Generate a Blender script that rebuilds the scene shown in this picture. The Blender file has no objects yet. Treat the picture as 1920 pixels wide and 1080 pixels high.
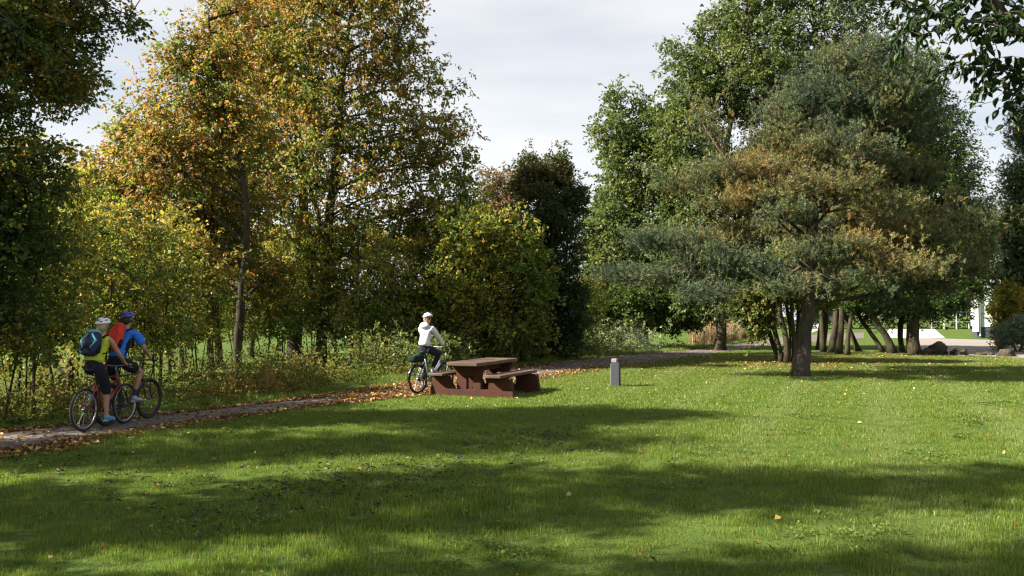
import bpy, bmesh, math, random
import numpy as np
from mathutils import Vector, Matrix, noise as mnoise

# ---------------------------------------------------------------- camera, sky, sun, exposure
SC = bpy.context.scene
COL = SC.collection
F = 1663.0                       # focal length in pixels of the 1920 wide photograph
EYE = 1.85
PITCH = math.atan(50 / F)
cam_d = bpy.data.cameras.new('camera'); cam = bpy.data.objects.new('camera', cam_d); COL.objects.link(cam)
cam_d.sensor_width = 36; cam_d.lens = F / 1920 * 36
cam_d.clip_start = 0.05; cam_d.clip_end = 3000
cam.location = (0, 0, EYE); cam.rotation_euler = (math.pi / 2 + PITCH, 0, 0)
SC.camera = cam

SUN_EL = math.radians(36)
SUN_AZ = Vector((-0.985, -0.17)).normalized()          # horizontal direction towards the sun
sun_vec = Vector((SUN_AZ.x * math.cos(SUN_EL), SUN_AZ.y * math.cos(SUN_EL), math.sin(SUN_EL)))
sd = bpy.data.lights.new('sun', 'SUN'); sd.energy = 5.0; sd.angle = math.radians(0.6); sd.color = (1.0, 0.93, 0.80)
so = bpy.data.objects.new('sun', sd); COL.objects.link(so)
so.rotation_euler = sun_vec.to_track_quat('Z', 'Y').to_euler(); so.location = (-40, 10, 40)

world = bpy.data.worlds.new('World'); SC.world = world; world.use_nodes = True
wn = world.node_tree; wn.nodes.clear()
def wnode(t, **k):
    n = wn.nodes.new(t)
    for a, b in k.items(): setattr(n, a, b)
    return n
w_out = wnode('ShaderNodeOutputWorld'); w_bg = wnode('ShaderNodeBackground')
sky = wnode('ShaderNodeTexSky'); sky.sky_type = 'NISHITA'; sky.sun_disc = False
sky.sun_elevation = SUN_EL; sky.sun_rotation = math.atan2(SUN_AZ.x, SUN_AZ.y)
sky.air_density = 1.0; sky.dust_density = 2.5; sky.ozone_density = 1.5
# thin high cloud: a veil of pale grey with a few soft openings
tc = wnode('ShaderNodeTexCoord'); mp = wnode('ShaderNodeMapping'); mp.inputs['Scale'].default_value = (1.3, 1.3, 5.0)
nz = wnode('ShaderNodeTexNoise'); nz.inputs['Scale'].default_value = 1.6; nz.inputs['Detail'].default_value = 7; nz.inputs['Roughness'].default_value = 0.5
cr = wnode('ShaderNodeValToRGB'); cr.color_ramp.elements[0].position = 0.36; cr.color_ramp.elements[1].position = 0.60
cr.color_ramp.elements[0].color = (0.55, 0.55, 0.55, 1); cr.color_ramp.elements[1].color = (0.95, 0.95, 0.95, 1)
sep = wnode('ShaderNodeSeparateXYZ')
hr = wnode('ShaderNodeValToRGB')                      # veil brightness by height above the horizon
hr.color_ramp.elements[0].position = 0.0; hr.color_ramp.elements[0].color = (8.0, 8.0, 8.0, 1)
hr.color_ramp.elements[1].position = 0.55; hr.color_ramp.elements[1].color = (4.9, 5.0, 5.3, 1)
e = hr.color_ramp.elements.new(0.16); e.color = (7.0, 7.1, 7.2, 1)
mx = wnode('ShaderNodeMix', data_type='RGBA')
L = wn.links.new
L(tc.outputs['Generated'], mp.inputs['Vector']); L(mp.outputs[0], nz.inputs['Vector']); L(nz.outputs[0], cr.inputs[0])
L(tc.outputs['Generated'], sep.inputs[0]); L(sep.outputs[2], hr.inputs[0])
L(cr.outputs[0], mx.inputs[0]); L(sky.outputs[0], mx.inputs[6]); L(hr.outputs[0], mx.inputs[7])
L(mx.outputs[2], w_bg.inputs['Color']); w_bg.inputs['Strength'].default_value = 0.0425
L(w_bg.outputs[0], w_out.inputs['Surface'])

SC.view_settings.view_transform = 'Standard'; SC.view_settings.look = 'None'
SC.view_settings.gamma = 1; SC.view_settings.use_curve_mapping = False
SC.view_settings.exposure = 1.85
SC.render.engine = 'CYCLES'
SC.cycles.max_bounces = 7; SC.cycles.diffuse_bounces = 3; SC.cycles.transmission_bounces = 4; SC.cycles.transparent_max_bounces = 6
SC.cycles.use_adaptive_sampling = False
SC.cycles.filter_width = 1.3 if hasattr(SC.cycles, 'filter_width') else 1.5

# ---------------------------------------------------------------- helpers
def px(x, y, Y):
    """world point at distance Y (metres along +Y) seen at pixel x, y of the 1920x1080 frame"""
    u = (x - 960) / F; v = (540 - y) / F
    d = Vector((u, math.cos(PITCH) - v * math.sin(PITCH), math.sin(PITCH) + v * math.cos(PITCH)))
    return Vector((0, 0, EYE)) + d * (Y / d.y)
def gp(x, y):
    """ground point under pixel x, y"""
    u = (x - 960) / F; v = (540 - y) / F
    d = Vector((u, math.cos(PITCH) - v * math.sin(PITCH), math.sin(PITCH) + v * math.cos(PITCH)))
    return Vector((0, 0, EYE)) + d * (EYE / -d.z)
def gy(y): return gp(960, y).y

def link(o, parent=None):
    COL.objects.link(o)
    if parent is not None: o.parent = parent
    return o
def thing(name, label, cat, loc=(0, 0, 0), rz=0.0, group=None):
    o = bpy.data.objects.new(name, None); COL.objects.link(o)
    o.location = loc; o.rotation_euler = (0, 0, rz); o.empty_display_size = 0.2
    o['label'] = label; o['category'] = cat
    if group: o['group'] = group
    return o
def tag(o, label=None, cat=None, group=None, kind=None):
    if label: o['label'] = label
    if cat: o['category'] = cat
    if group: o['group'] = group
    if kind: o['kind'] = kind
    return o
def copy_tree(o, parent=None):
    c = o.copy(); COL.objects.link(c)
    if parent is not None: c.parent = parent
    for ch in [x for x in COL.objects if x.parent == o]: copy_tree(ch, c)
    return c

def mesh_np(name, V, faces_idx, nside, mat=None, attrs=None, smooth=False):
    """mesh from numpy: V (n,3); faces_idx (m,nside) ints"""
    me = bpy.data.meshes.new(name)
    V = np.ascontiguousarray(V, dtype=np.float32); Fc = np.ascontiguousarray(faces_idx, dtype=np.int32)
    m = len(Fc)
    me.vertices.add(len(V)); me.vertices.foreach_set('co', V.ravel())
    me.loops.add(m * nside); me.loops.foreach_set('vertex_index', Fc.ravel())
    me.polygons.add(m); me.polygons.foreach_set('loop_start', np.arange(0, m * nside, nside, dtype=np.int32))
    if smooth: me.polygons.foreach_set('use_smooth', np.ones(m, dtype=bool))
    for k, a in (attrs or {}).items():
        at = me.attributes.new(k, 'FLOAT', 'FACE'); at.data.foreach_set('value', np.ascontiguousarray(a, dtype=np.float32))
    me.update(calc_edges=True)
    if mat: me.materials.append(mat)
    return me
def obj_np(name, V, Fc, nside, mat, parent=None, attrs=None, smooth=False):
    return link(bpy.data.objects.new(name, mesh_np(name, V, Fc, nside, mat, attrs, smooth)), parent)
def obj_bm(name, bm, mat, parent=None, smooth=False, bevel=0.0):
    if bevel > 0:
        bmesh.ops.bevel(bm, geom=[e for e in bm.edges if e.calc_face_angle(0) > 0.6], offset=bevel, segments=1, profile=0.7, affect='EDGES')
    me = bpy.data.meshes.new(name); bm.to_mesh(me); bm.free()
    if smooth: me.polygons.foreach_set('use_smooth', [True] * len(me.polygons))
    if mat:
        for m_ in (mat if isinstance(mat, (list, tuple)) else [mat]): me.materials.append(m_)
    return link(bpy.data.objects.new(name, me), parent)

def bm_box(bm, c, s, rot=None):
    r = bmesh.ops.create_cube(bm, size=1)
    M = Matrix.Translation(c) @ (rot.to_4x4() if rot is not None else Matrix.Identity(4)) @ Matrix.Diagonal((*s, 1))
    bmesh.ops.transform(bm, matrix=M, verts=r['verts'])
    return r['verts']
def bm_tube(bm, pts, rad, n=8, caps=True):
    """swept tube through pts; rad number or list"""
    pts = [Vector(p) for p in pts]
    if not isinstance(rad, (list, tuple)): rad = [rad] * len(pts)
    rings = []; ref = None
    for i, p in enumerate(pts):
        d = (pts[min(i + 1, len(pts) - 1)] - pts[max(i - 1, 0)]).normalized()
        if ref is None:
            ref = d.orthogonal().normalized()
        else:
            ref = (ref - d * ref.dot(d)); ref = ref.normalized() if ref.length > 1e-6 else d.orthogonal().normalized()
        b = d.cross(ref)
        rings.append([bm.verts.new(p + (ref * math.cos(2 * math.pi * k / n) + b * math.sin(2 * math.pi * k / n)) * rad[i]) for k in range(n)])
    for a, b2 in zip(rings, rings[1:]):
        for k in range(n): bm.faces.new((a[k], a[(k + 1) % n], b2[(k + 1) % n], b2[k]))
    if caps:
        bm.faces.new(rings[0][::-1]); bm.faces.new(rings[-1])
def bm_torus(bm, R, r, n=40, m=8, axis='Y', c=(0, 0, 0), sq=1.0):
    c = Vector(c); vs = []
    for i in range(n):
        a = 2 * math.pi * i / n; ring = []
        for j in range(m):
            b = 2 * math.pi * j / m; rr = R + r * math.cos(b); w = r * math.sin(b) * sq
            ring.append(bm.verts.new(c + Vector((rr * math.cos(a), w, rr * math.sin(a)))))
        vs.append(ring)
    for i in range(n):
        for j in range(m):
            bm.faces.new((vs[i][j], vs[i][(j + 1) % m], vs[(i + 1) % n][(j + 1) % m], vs[(i + 1) % n][j]))

# ---------------------------------------------------------------- materials
MATS = {}
class NT:
    def __init__(self, name):
        self.m = bpy.data.materials.new(name); self.m.use_nodes = True
        self.t = self.m.node_tree; self.t.nodes.clear()
        self.out = self.n('ShaderNodeOutputMaterial')
    def n(self, t, **k):
        nd = self.t.nodes.new(t)
        for a, b in k.items(): setattr(nd, a, b)
        return nd
    def l(self, a, b): self.t.links.new(a, b)
    def noise(self, scale, detail=4, rough=0.55, vec=None, mapscale=None):
        z = self.n('ShaderNodeTexNoise'); z.inputs['Scale'].default_value = scale
        z.inputs['Detail'].default_value = detail; z.inputs['Roughness'].default_value = rough
        if vec is not None:
            if mapscale:
                mp_ = self.n('ShaderNodeMapping'); mp_.inputs['Scale'].default_value = mapscale
                self.l(vec, mp_.inputs['Vector']); vec = mp_.outputs[0]
            self.l(vec, z.inputs['Vector'])
        return z.outputs[0]
    def ramp(self, fac, stops):
        r = self.n('ShaderNodeValToRGB'); els = r.color_ramp.elements
        while len(els) > 1: els.remove(els[-1])
        els[0].position = stops[0][0]; els[0].color = (*stops[0][1], 1)
        for p, c in stops[1:]:
            e_ = els.new(p); e_.color = (*c, 1)
        self.l(fac, r.inputs[0]); return r.outputs[0]
    def math(self, op, a, b=None, clamp=False):
        m = self.n('ShaderNodeMath', operation=op, use_clamp=clamp)
        for i, v in enumerate((a, b)):
            if v is None: continue
            if isinstance(v, (int, float)): m.inputs[i].default_value = v
            else: self.l(v, m.inputs[i])
        return m.outputs[0]
    def mix(self, fac, a, b, blend='MIX'):
        m = self.n('ShaderNodeMix', data_type='RGBA', blend_type=blend)
        for i, v in ((0, fac), (6, a), (7, b)):
            if isinstance(v, (int, float)): m.inputs[i].default_value = v
            elif isinstance(v, tuple): m.inputs[i].default_value = (*v, 1)
            else: self.l(v, m.inputs[i])
        return m.outputs[2]
    def pos(self): return self.n('ShaderNodeNewGeometry').outputs['Position']
    def obj(self): return self.n('ShaderNodeTexCoord').outputs['Object']
    def island(self): return self.n('ShaderNodeNewGeometry').outputs['Random Per Island']
    def attr(self, name): return self.n('ShaderNodeAttribute', attribute_name=name).outputs['Fac']
    def bump(self, h, strength=0.4, dist=0.02):
        b = self.n('ShaderNodeBump'); b.inputs['Strength'].default_value = strength; b.inputs['Distance'].default_value = dist
        self.l(h, b.inputs['Height']); return b.outputs[0]
    def pbr(self, color, rough=0.7, metal=0.0, spec=0.4, normal=None, coat=0.0):
        p = self.n('ShaderNodeBsdfPrincipled')
        for key, v in (('Base Color', color), ('Roughness', rough), ('Metallic', metal)):
            if isinstance(v, tuple): p.inputs[key].default_value = (*v, 1)
            elif isinstance(v, (int, float)): p.inputs[key].default_value = v
            else: self.l(v, p.inputs[key])
        p.inputs['Specular IOR Level'].default_value = spec
        if coat: p.inputs['Coat Weight'].default_value = coat; p.inputs['Coat Roughness'].default_value = 0.15
        if normal is not None: self.l(normal, p.inputs['Normal'])
        return p.outputs[0]
    def done(self, sh): self.l(sh, self.out.inputs['Surface']); return self.m
    def mixsh(self, f, a, b):
        m = self.n('ShaderNodeMixShader'); m.inputs[0].default_value = f
        self.l(a, m.inputs[1]); self.l(b, m.inputs[2]); return m.outputs[0]

def leaf_mat(name, stops, trans=0.42, tmul=1.5, rough=0.5, spec=0.25, var=0.3):
    t = NT(name)
    hu = t.n('ShaderNodeAttribute', attribute_name='hue', attribute_type='INSTANCER').outputs['Fac']
    c = t.ramp(t.math('ADD', t.attr('tint'), hu), stops)
    r = t.island()
    v = t.math('ADD', t.math('MULTIPLY', r, 2.4 * var), 1.2 - 1.2 * var)
    c = t.mix(1.0, c, v, 'MULTIPLY')
    p = t.pbr(c, rough=rough, spec=spec)
    tr = t.n('ShaderNodeBsdfTranslucent')
    tcx = t.mix(1.0, c, (tmul * 1.05, tmul * 1.08, tmul * 0.7), 'MULTIPLY')
    t.l(tcx, tr.inputs[0])
    return t.done(t.mixsh(trans, p, tr.outputs[0]))

def bark_mat(name, c1, c2, moss=0.0, scale=9.0):
    t = NT(name); P = t.pos()
    n1 = t.noise(scale, 8, 0.65, P, (1, 1, 0.22)); n2 = t.noise(2.5, 3, 0.5, P)
    c = t.ramp(n1, [(0.3, c1), (0.7, c2)])
    if moss: c = t.mix(t.math('MULTIPLY', t.ramp(n2, [(0.45, (0, 0, 0)), (0.65, (1, 1, 1))]), moss), c, (0.05, 0.07, 0.02))
    return t.done(t.pbr(c, rough=0.9, spec=0.15, normal=t.bump(n1, 0.9, 0.03)))

def plain_mat(name, c, rough=0.6, metal=0.0, spec=0.4, var=0.12, scale=30, coat=0.0, bump=0.0):
    t = NT(name); nz_ = t.noise(scale, 4, 0.6, t.obj())
    k = t.math('ADD', t.math('MULTIPLY', nz_, 2 * var), 1 - var)
    cc = t.mix(1.0, c, k, 'MULTIPLY')
    return t.done(t.pbr(cc, rough=rough, metal=metal, spec=spec, coat=coat, normal=t.bump(nz_, bump, 0.01) if bump else None))

G1 = (0.035, 0.07, 0.012); G2 = (0.075, 0.12, 0.018)
LEAF_CHERRY = leaf_mat('cherry_leaf', [(0.0, (0.045, 0.085, 0.018)), (0.34, (0.10, 0.13, 0.025)), (0.53, (0.20, 0.18, 0.035)), (0.68, (0.29, 0.185, 0.045)), (0.85, (0.29, 0.13, 0.045)), (1.0, (0.20, 0.08, 0.04))], trans=0.45, tmul=1.4)
LEAF_YELLOW = leaf_mat('maple_leaf', [(0.0, (0.045, 0.085, 0.018)), (0.35, (0.10, 0.13, 0.025)), (0.6, (0.21, 0.20, 0.038)), (0.85, (0.32, 0.235, 0.05)), (1.0, (0.30, 0.15, 0.045))], trans=0.45, tmul=1.4)
LEAF_OAK = leaf_mat('oak_leaf', [(0.0, (0.03, 0.055, 0.014)), (0.55, (0.055, 0.085, 0.018)), (0.8, (0.12, 0.12, 0.025)), (1.0, (0.24, 0.13, 0.03))], trans=0.35)
LEAF_GREEN = leaf_mat('alder_leaf', [(0.0, (0.04, 0.062, 0.02)), (0.4, (0.078, 0.105, 0.030)), (0.75, (0.12, 0.145, 0.042)), (1.0, (0.20, 0.18, 0.045))], trans=0.35, rough=0.5, spec=0.3, tmul=1.3)
LEAF_HAW = leaf_mat('hawthorn_leaf', [(0.0, (0.025, 0.042, 0.012)), (0.5, (0.042, 0.062, 0.017)), (0.8, (0.10, 0.075, 0.03)), (1.0, (0.20, 0.10, 0.045))], trans=0.28)
LEAF_PINE = leaf_mat('pine_needle', [(0.0, (0.032, 0.05, 0.030)), (0.3, (0.065, 0.09, 0.045)), (0.55, (0.125, 0.135, 0.05)), (0.8, (0.19, 0.15, 0.052)), (1.0, (0.22, 0.145, 0.052))], trans=0.18, tmul=1.2, rough=0.5, var=0.3)
LEAF_SPRUCE = leaf_mat('conifer_needle', [(0.0, (0.02, 0.04, 0.02)), (0.6, (0.05, 0.08, 0.025)), (1.0, (0.14, 0.11, 0.03))], trans=0.15, tmul=1.2)
LEAF_SILVER = leaf_mat('silver_leaf', [(0.0, (0.07, 0.11, 0.07)), (1.0, (0.17, 0.22, 0.15))], trans=0.25)
LEAF_BEECH = leaf_mat('beech_leaf', [(0.0, (0.010, 0.024, 0.007)), (0.7, (0.024, 0.048, 0.010)), (1.0, (0.32, 0.20, 0.02))], trans=0.3, tmul=1.2)
LEAF_WEED = leaf_mat('weed_leaf', [(0.0, (0.035, 0.055, 0.012)), (0.4, (0.07, 0.095, 0.018)), (0.7, (0.16, 0.14, 0.035)), (1.0, (0.20, 0.11, 0.045))], trans=0.35, spec=0.15, rough=0.6)
LEAF_DRY = leaf_mat('dry_stalk', [(0.0, (0.14, 0.09, 0.05)), (0.6, (0.24, 0.17, 0.09)), (1.0, (0.30, 0.24, 0.14))], trans=0.2)
LEAF_FALLEN = leaf_mat('fallen_leaf', [(0.0, (0.06, 0.03, 0.015)), (0.45, (0.12, 0.06, 0.028)), (0.75, (0.24, 0.11, 0.035)), (0.88, (0.42, 0.28, 0.07)), (1.0, (0.42, 0.32, 0.18))], trans=0.15, rough=0.6)
BARK_CHERRY = bark_mat('cherry_bark', (0.018, 0.014, 0.011), (0.06, 0.048, 0.036), 0.3)
BARK_GREY = bark_mat('grey_bark', (0.03, 0.026, 0.02), (0.11, 0.095, 0.07), 0.5)
BARK_ALDER = bark_mat('alder_bark', (0.016, 0.013, 0.010), (0.075, 0.056, 0.036), 0.35)
BARK_PINE = NT('pine_bark')
def _pb():
    t = BARK_PINE; P = t.pos()
    n1 = t.noise(7, 8, 0.7, P, (1, 1, 0.3)); sp = t.n('ShaderNodeSeparateXYZ'); t.l(P, sp.inputs[0])
    lo = t.ramp(n1, [(0.3, (0.03, 0.025, 0.022)), (0.7, (0.12, 0.10, 0.085))]); hi = t.ramp(n1, [(0.3, (0.045, 0.028, 0.02)), (0.7, (0.13, 0.075, 0.048))])
    f = t.math('MULTIPLY', t.math('SUBTRACT', sp.outputs[2], 2.6), 0.5, True)
    return t.done(t.pbr(t.mix(f, lo, hi), rough=0.9, spec=0.15, normal=t.bump(n1, 0.9, 0.035)))
BARK_PINE = _pb()
# ---------------------------------------------------------------- tree grower
def unit(a): return a / np.maximum(np.linalg.norm(a, axis=-1, keepdims=True), 1e-9)

def tubes_np(A, B, ra, rb, n):
    """prisms from A to B with radii ra, rb -> verts, quads"""
    d = unit(B - A)
    ref = np.where(np.abs(d[:, 2:3]) > 0.9, np.array([[1.0, 0, 0]]), np.array([[0, 0, 1.0]]))
    u = unit(np.cross(d, ref)); w = np.cross(d, u)
    V = []
    for P, r in ((A, ra), (B, rb)):
        for k in range(n):
            a = 2 * math.pi * k / n
            V.append(P + (u * math.cos(a) + w * math.sin(a)) * r[:, None])
    V = np.stack(V, 1).reshape(-1, 3)                 # per tube 2n verts
    base = (np.arange(len(A)) * 2 * n)[:, None]
    Q = [np.concatenate([base + k, base + (k + 1) % n, base + n + (k + 1) % n, base + n + k], 1) for k in range(n)]
    return V, np.concatenate(Q, 0)

def leaves_np(P, ax, nr, ln, wd, fold=0.25):
    """folded diamond leaves -> verts, quads"""
    ax = unit(ax); s = unit(np.cross(ax, nr)); nn = np.cross(s, ax)
    ln = ln[:, None]; wd = wd[:, None]
    a = P; b = P + ax * ln * 0.45 + s * wd * 0.5 + nn * wd * fold; c = P + ax * ln; d = P + ax * ln * 0.45 - s * wd * 0.5 + nn * wd * fold
    V = np.stack([a, b, c, d], 1).reshape(-1, 3)
    return V, np.arange(len(P) * 4).reshape(-1, 4)

def noise3(P, f, seed=0.0):
    """cheap smooth 3-D noise, about -1..1, vectorised"""
    x, y, z = P[:, 0] * f + seed, P[:, 1] * f + seed * 1.7, P[:, 2] * f + seed * 0.6
    return (np.sin(x * 1.7 + 1.3 * np.sin(y * 1.1 + z)) + np.sin(y * 2.1 + 1.5 * np.sin(z * 1.3 + x * .7)) + np.sin(z * 1.9 + 1.4 * np.sin(x * 1.6 - y))) / 3

def trunk_mesh(pts, rads, n=10, seed=0, flare=1.35):
    rng = random.Random(seed)
    P = []; R = []
    m = max(6, int(sum((Vector(b) - Vector(a)).length for a, b in zip(pts, pts[1:])) / 0.45))
    pts = [Vector(p) for p in pts]
    seg = [0]
    for a, b in zip(pts, pts[1:]): seg.append(seg[-1] + (b - a).length)
    for i in range(m + 1):
        s = seg[-1] * i / m
        k = max(0, min(len(pts) - 2, next((j for j in range(len(pts) - 1) if s <= seg[j + 1] + 1e-6), len(pts) - 2)))
        t = (s - seg[k]) / max(1e-6, seg[k + 1] - seg[k])
        p0 = pts[max(0, k - 1)]; p1 = pts[k]; p2 = pts[k + 1]; p3 = pts[min(len(pts) - 1, k + 2)]
        p = 0.5 * ((2 * p1) + (p2 - p0) * t + (2 * p0 - 5 * p1 + 4 * p2 - p3) * t * t + (-p0 + 3 * p1 - 3 * p2 + p3) * t ** 3)
        r = rads[k] * (1 - t) + rads[k + 1] * t
        if s < 0.5: r *= 1 + (flare - 1) * (1 - s / 0.5) ** 2
        P.append(p + Vector((rng.uniform(-1, 1), rng.uniform(-1, 1), 0)) * r * 0.15); R.append(r)
    return P, R

def trunk_obj(pts, rads, mat, parent, name='trunk', n=10, seed=0, flare=1.35):
    P, R = trunk_mesh(pts, rads, n, seed, flare)
    P[0] = P[0] - Vector((0, 0, 0.08)) if P[0].z < 0.4 else P[0]
    bm = bmesh.new(); bm_tube(bm, P, R, n)
    for v in bm.verts:
        k = mnoise.noise(v.co * 2.3 + Vector((seed, 0, 0))); v.co += Vector((k, mnoise.noise(v.co * 3 + Vector((7, seed, 0))), 0)) * 0.03 * min(1.0, R[0] / 0.15)
    o = obj_bm(name, bm, mat, parent, smooth=True)
    return P, R, o

def make_tree(name, label, cat, trunks, ells, leafm, barkm, seed=1, group=None, n1=26, n2=160, n3=900, per=70, leaf=(0.10, 0.055),
              spray=0.42, tint=(0.4, 0.18, 0.25), grad=None, gap=0.0, gapf=0.9, tips=0.0, droop=0.3, kind='leaf', low=None, twig_r=0.006, shell=2.0, open_=0.0, trunk_sides=10):
    """trunks: list of (points, radii); ells: (center, (rx, ry, rz)) in world space; one tree = trunk(s), limbs, crown"""
    rng = np.random.default_rng(seed); base = Vector(trunks[0][0][0]); base.z = 0
    T = thing(name, label, cat, base, 0, group)
    off = np.array(base)
    NP_, NPar, NR = [], [], []
    for ti, (pts, rads) in enumerate(trunks):
        pts = [Vector(p) - base for p in pts]
        P, R, _ = trunk_obj(pts, rads, barkm, T, seed=seed * 7 + ti, n=trunk_sides, flare=1.35 if kind != 'pine' else 1.15)
        start = int(len(P) * 0.22)
        for i in range(start, len(P)):
            NPar.append(len(NP_) - 1 if i > start else -1); NP_.append(np.array(P[i])); NR.append(R[i])
    nodes = np.array(NP_); parent = list(NPar); nrad = list(NR); nleaf = [0] * len(NP_)
    C = np.array([np.array(Vector(c) - base) for c, r in ells]); Rr = np.array([r for c, r in ells], dtype=float)
    wts = np.prod(Rr, 1) ** 0.8; wts /= wts.sum()
    def sample(n, sh):
        out = []
        tot = 0
        while tot < n:
            k = rng.choice(len(C), size=n * 2, p=wts)
            d = unit(rng.normal(size=(len(k), 3))); r = rng.random(len(k)) ** (1 / (1 + sh))
            p = C[k] + d * r[:, None] * Rr[k]
            if gap > 0: p = p[noise3(p + off, gapf, seed) > -1 + gap]
            p = p[p[:, 2] > (0.25 if low is None else low)]
            out.append(p); tot += len(p)
        return np.concatenate(out)[:n]
    cc = (C * wts[:, None]).sum(0)
    new_pos = []; seg_a = []; seg_b = []; seg_i = []
    tipP = []; tipD = []
    def connect(pts, cand, lvl):
        nonlocal nodes
        pos = nodes
        cidx = np.array(cand)
        cp = pos[cidx]
        add_pos = []; add_par = []
        cnt0 = len(pos); ids = []
        D = np.linalg.norm(pts[:, None, :] - cp[None], axis=2)
        hz = np.linalg.norm(pts[:, None, :2] - cp[None, :, :2], axis=2)
        if lvl == 1: cost = D + 1.2 * np.maximum(0, cp[None, :, 2] - (pts[:, None, 2] - 0.35 * hz))
        else: cost = D + 0.35 * np.maximum(0, cp[None, :, 2] - pts[:, None, 2])
        best = cidx[np.argmin(cost, 1)]
        for i, p in enumerate(pts):
            j = best[i]; a = pos[j] if j < cnt0 else add_pos[j - cnt0]
            v = p - a; Ln = np.linalg.norm(v)
            k = max(1, int(Ln / (0.55 if lvl == 1 else 0.5 if lvl == 2 else 0.45)))
            ctrl = a + v * 0.5 + np.array([0, 0, (0.12 if lvl < 3 else 0.05) * Ln]) * (1 if kind != 'pine' else -0.6) + rng.normal(size=3) * 0.07 * Ln
            par = j
            for q in range(1, k + 1):
                t = q / k; pp = a * (1 - t) ** 2 + ctrl * 2 * t * (1 - t) + p * t * t
                add_pos.append(pp); add_par.append(par); par = cnt0 + len(add_pos) - 1
                ids.append(par)
            if lvl >= 2:
                tipP.append(p); tipD.append(v / max(Ln, 1e-6))
        nodes = np.concatenate([pos, np.array(add_pos)]); parent.extend(add_par); nrad.extend([0] * len(add_par))
        return ids
    n_tr = len(nodes)
    ids1 = connect(sample(n1, 0.8), list(range(n_tr)), 1)
    ids2 = connect(sample(n2, 1.2), ids1 + list(range(n_tr // 3, n_tr)), 2)
    p3 = sample(n3, shell)
    if tips > 0:                                     # long shoots standing out of the outline
        k = int(n3 * tips); dd = unit(p3[:k] - cc); dd[:, 2] += 0.35; p3[:k] += unit(dd) * (0.15 + 0.75 * rng.random((k, 1)) ** 2) * 0.9
    ids3 = connect(p3, ids2 + ids1, 3)
    # radii by what hangs on each branch
    cnt = np.zeros(len(nodes)); par = np.array(parent)
    for i in range(len(nodes) - 1, n_tr - 1, -1):
        cnt[i] += 1 if cnt[i] == 0 else 0
        if par[i] >= n_tr: cnt[par[i]] += cnt[i]
    rad = np.array(nrad); rad[n_tr:] = np.minimum(twig_r * cnt[n_tr:] ** 0.5, 0.10 if kind != 'pine' else 0.055)
    idx = np.arange(n_tr, len(nodes)); A = nodes[par[idx]]; B = nodes[idx]
    rb = rad[idx]; ra = np.where(par[idx] >= n_tr, np.minimum(rad[par[idx]], rb * 1.8), rb * 1.3)
    thick = rb > 0.022
    Vs, Qs, o_ = [], [], 0
    for msk, n_ in ((thick, 6), (~thick, 3)):
        if msk.sum():
            V, Q = tubes_np(A[msk], B[msk], ra[msk], rb[msk], n_); Vs.append(V); Qs.append(Q + o_); o_ += len(V)
    obj_np('branches', np.concatenate(Vs), np.concatenate(Qs), 4, barkm, T, smooth=True)
    # foliage
    tp = np.array(tipP); td = np.array(tipD); n_t = len(tp)
    per = int(per)
    ok = np.ones(n_t, bool) if open_ <= 0 else rng.random(n_t) > open_
    tp, td = tp[ok], td[ok]; n_t = len(tp)
    D = unit(td + 0.4 * unit(tp - cc) + rng.normal(size=(n_t, 3)) * 0.2)
    yaw = np.arctan2(D[:, 1], D[:, 0]); pit = -np.arcsin(np.clip(D[:, 2], -1, 1)) * (0.7 if kind == 'leaf' else 0.45)
    if kind == 'pine': pit -= 0.15
    rot = np.stack([rng.normal(size=n_t) * 0.35, pit, yaw], 1)
    tb, tn, tr = tint
    W = tp + off
    tv = tb + tn * noise3(W, 0.8, seed + 3) + tn * 0.7 * noise3(W, 2.6, seed + 9) + (rng.random(n_t) - 0.5) * tr
    if grad is not None: tv = tv + grad(W)
    cr_ = scatter('crown', tp, rot, rng.uniform(0.8, 1.2, n_t), spray_variants(kind, leaf, spray, per, droop, leafm, tr), hue=tv, parent=T)
    cr_['kind'] = 'stuff'
    return T

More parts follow.
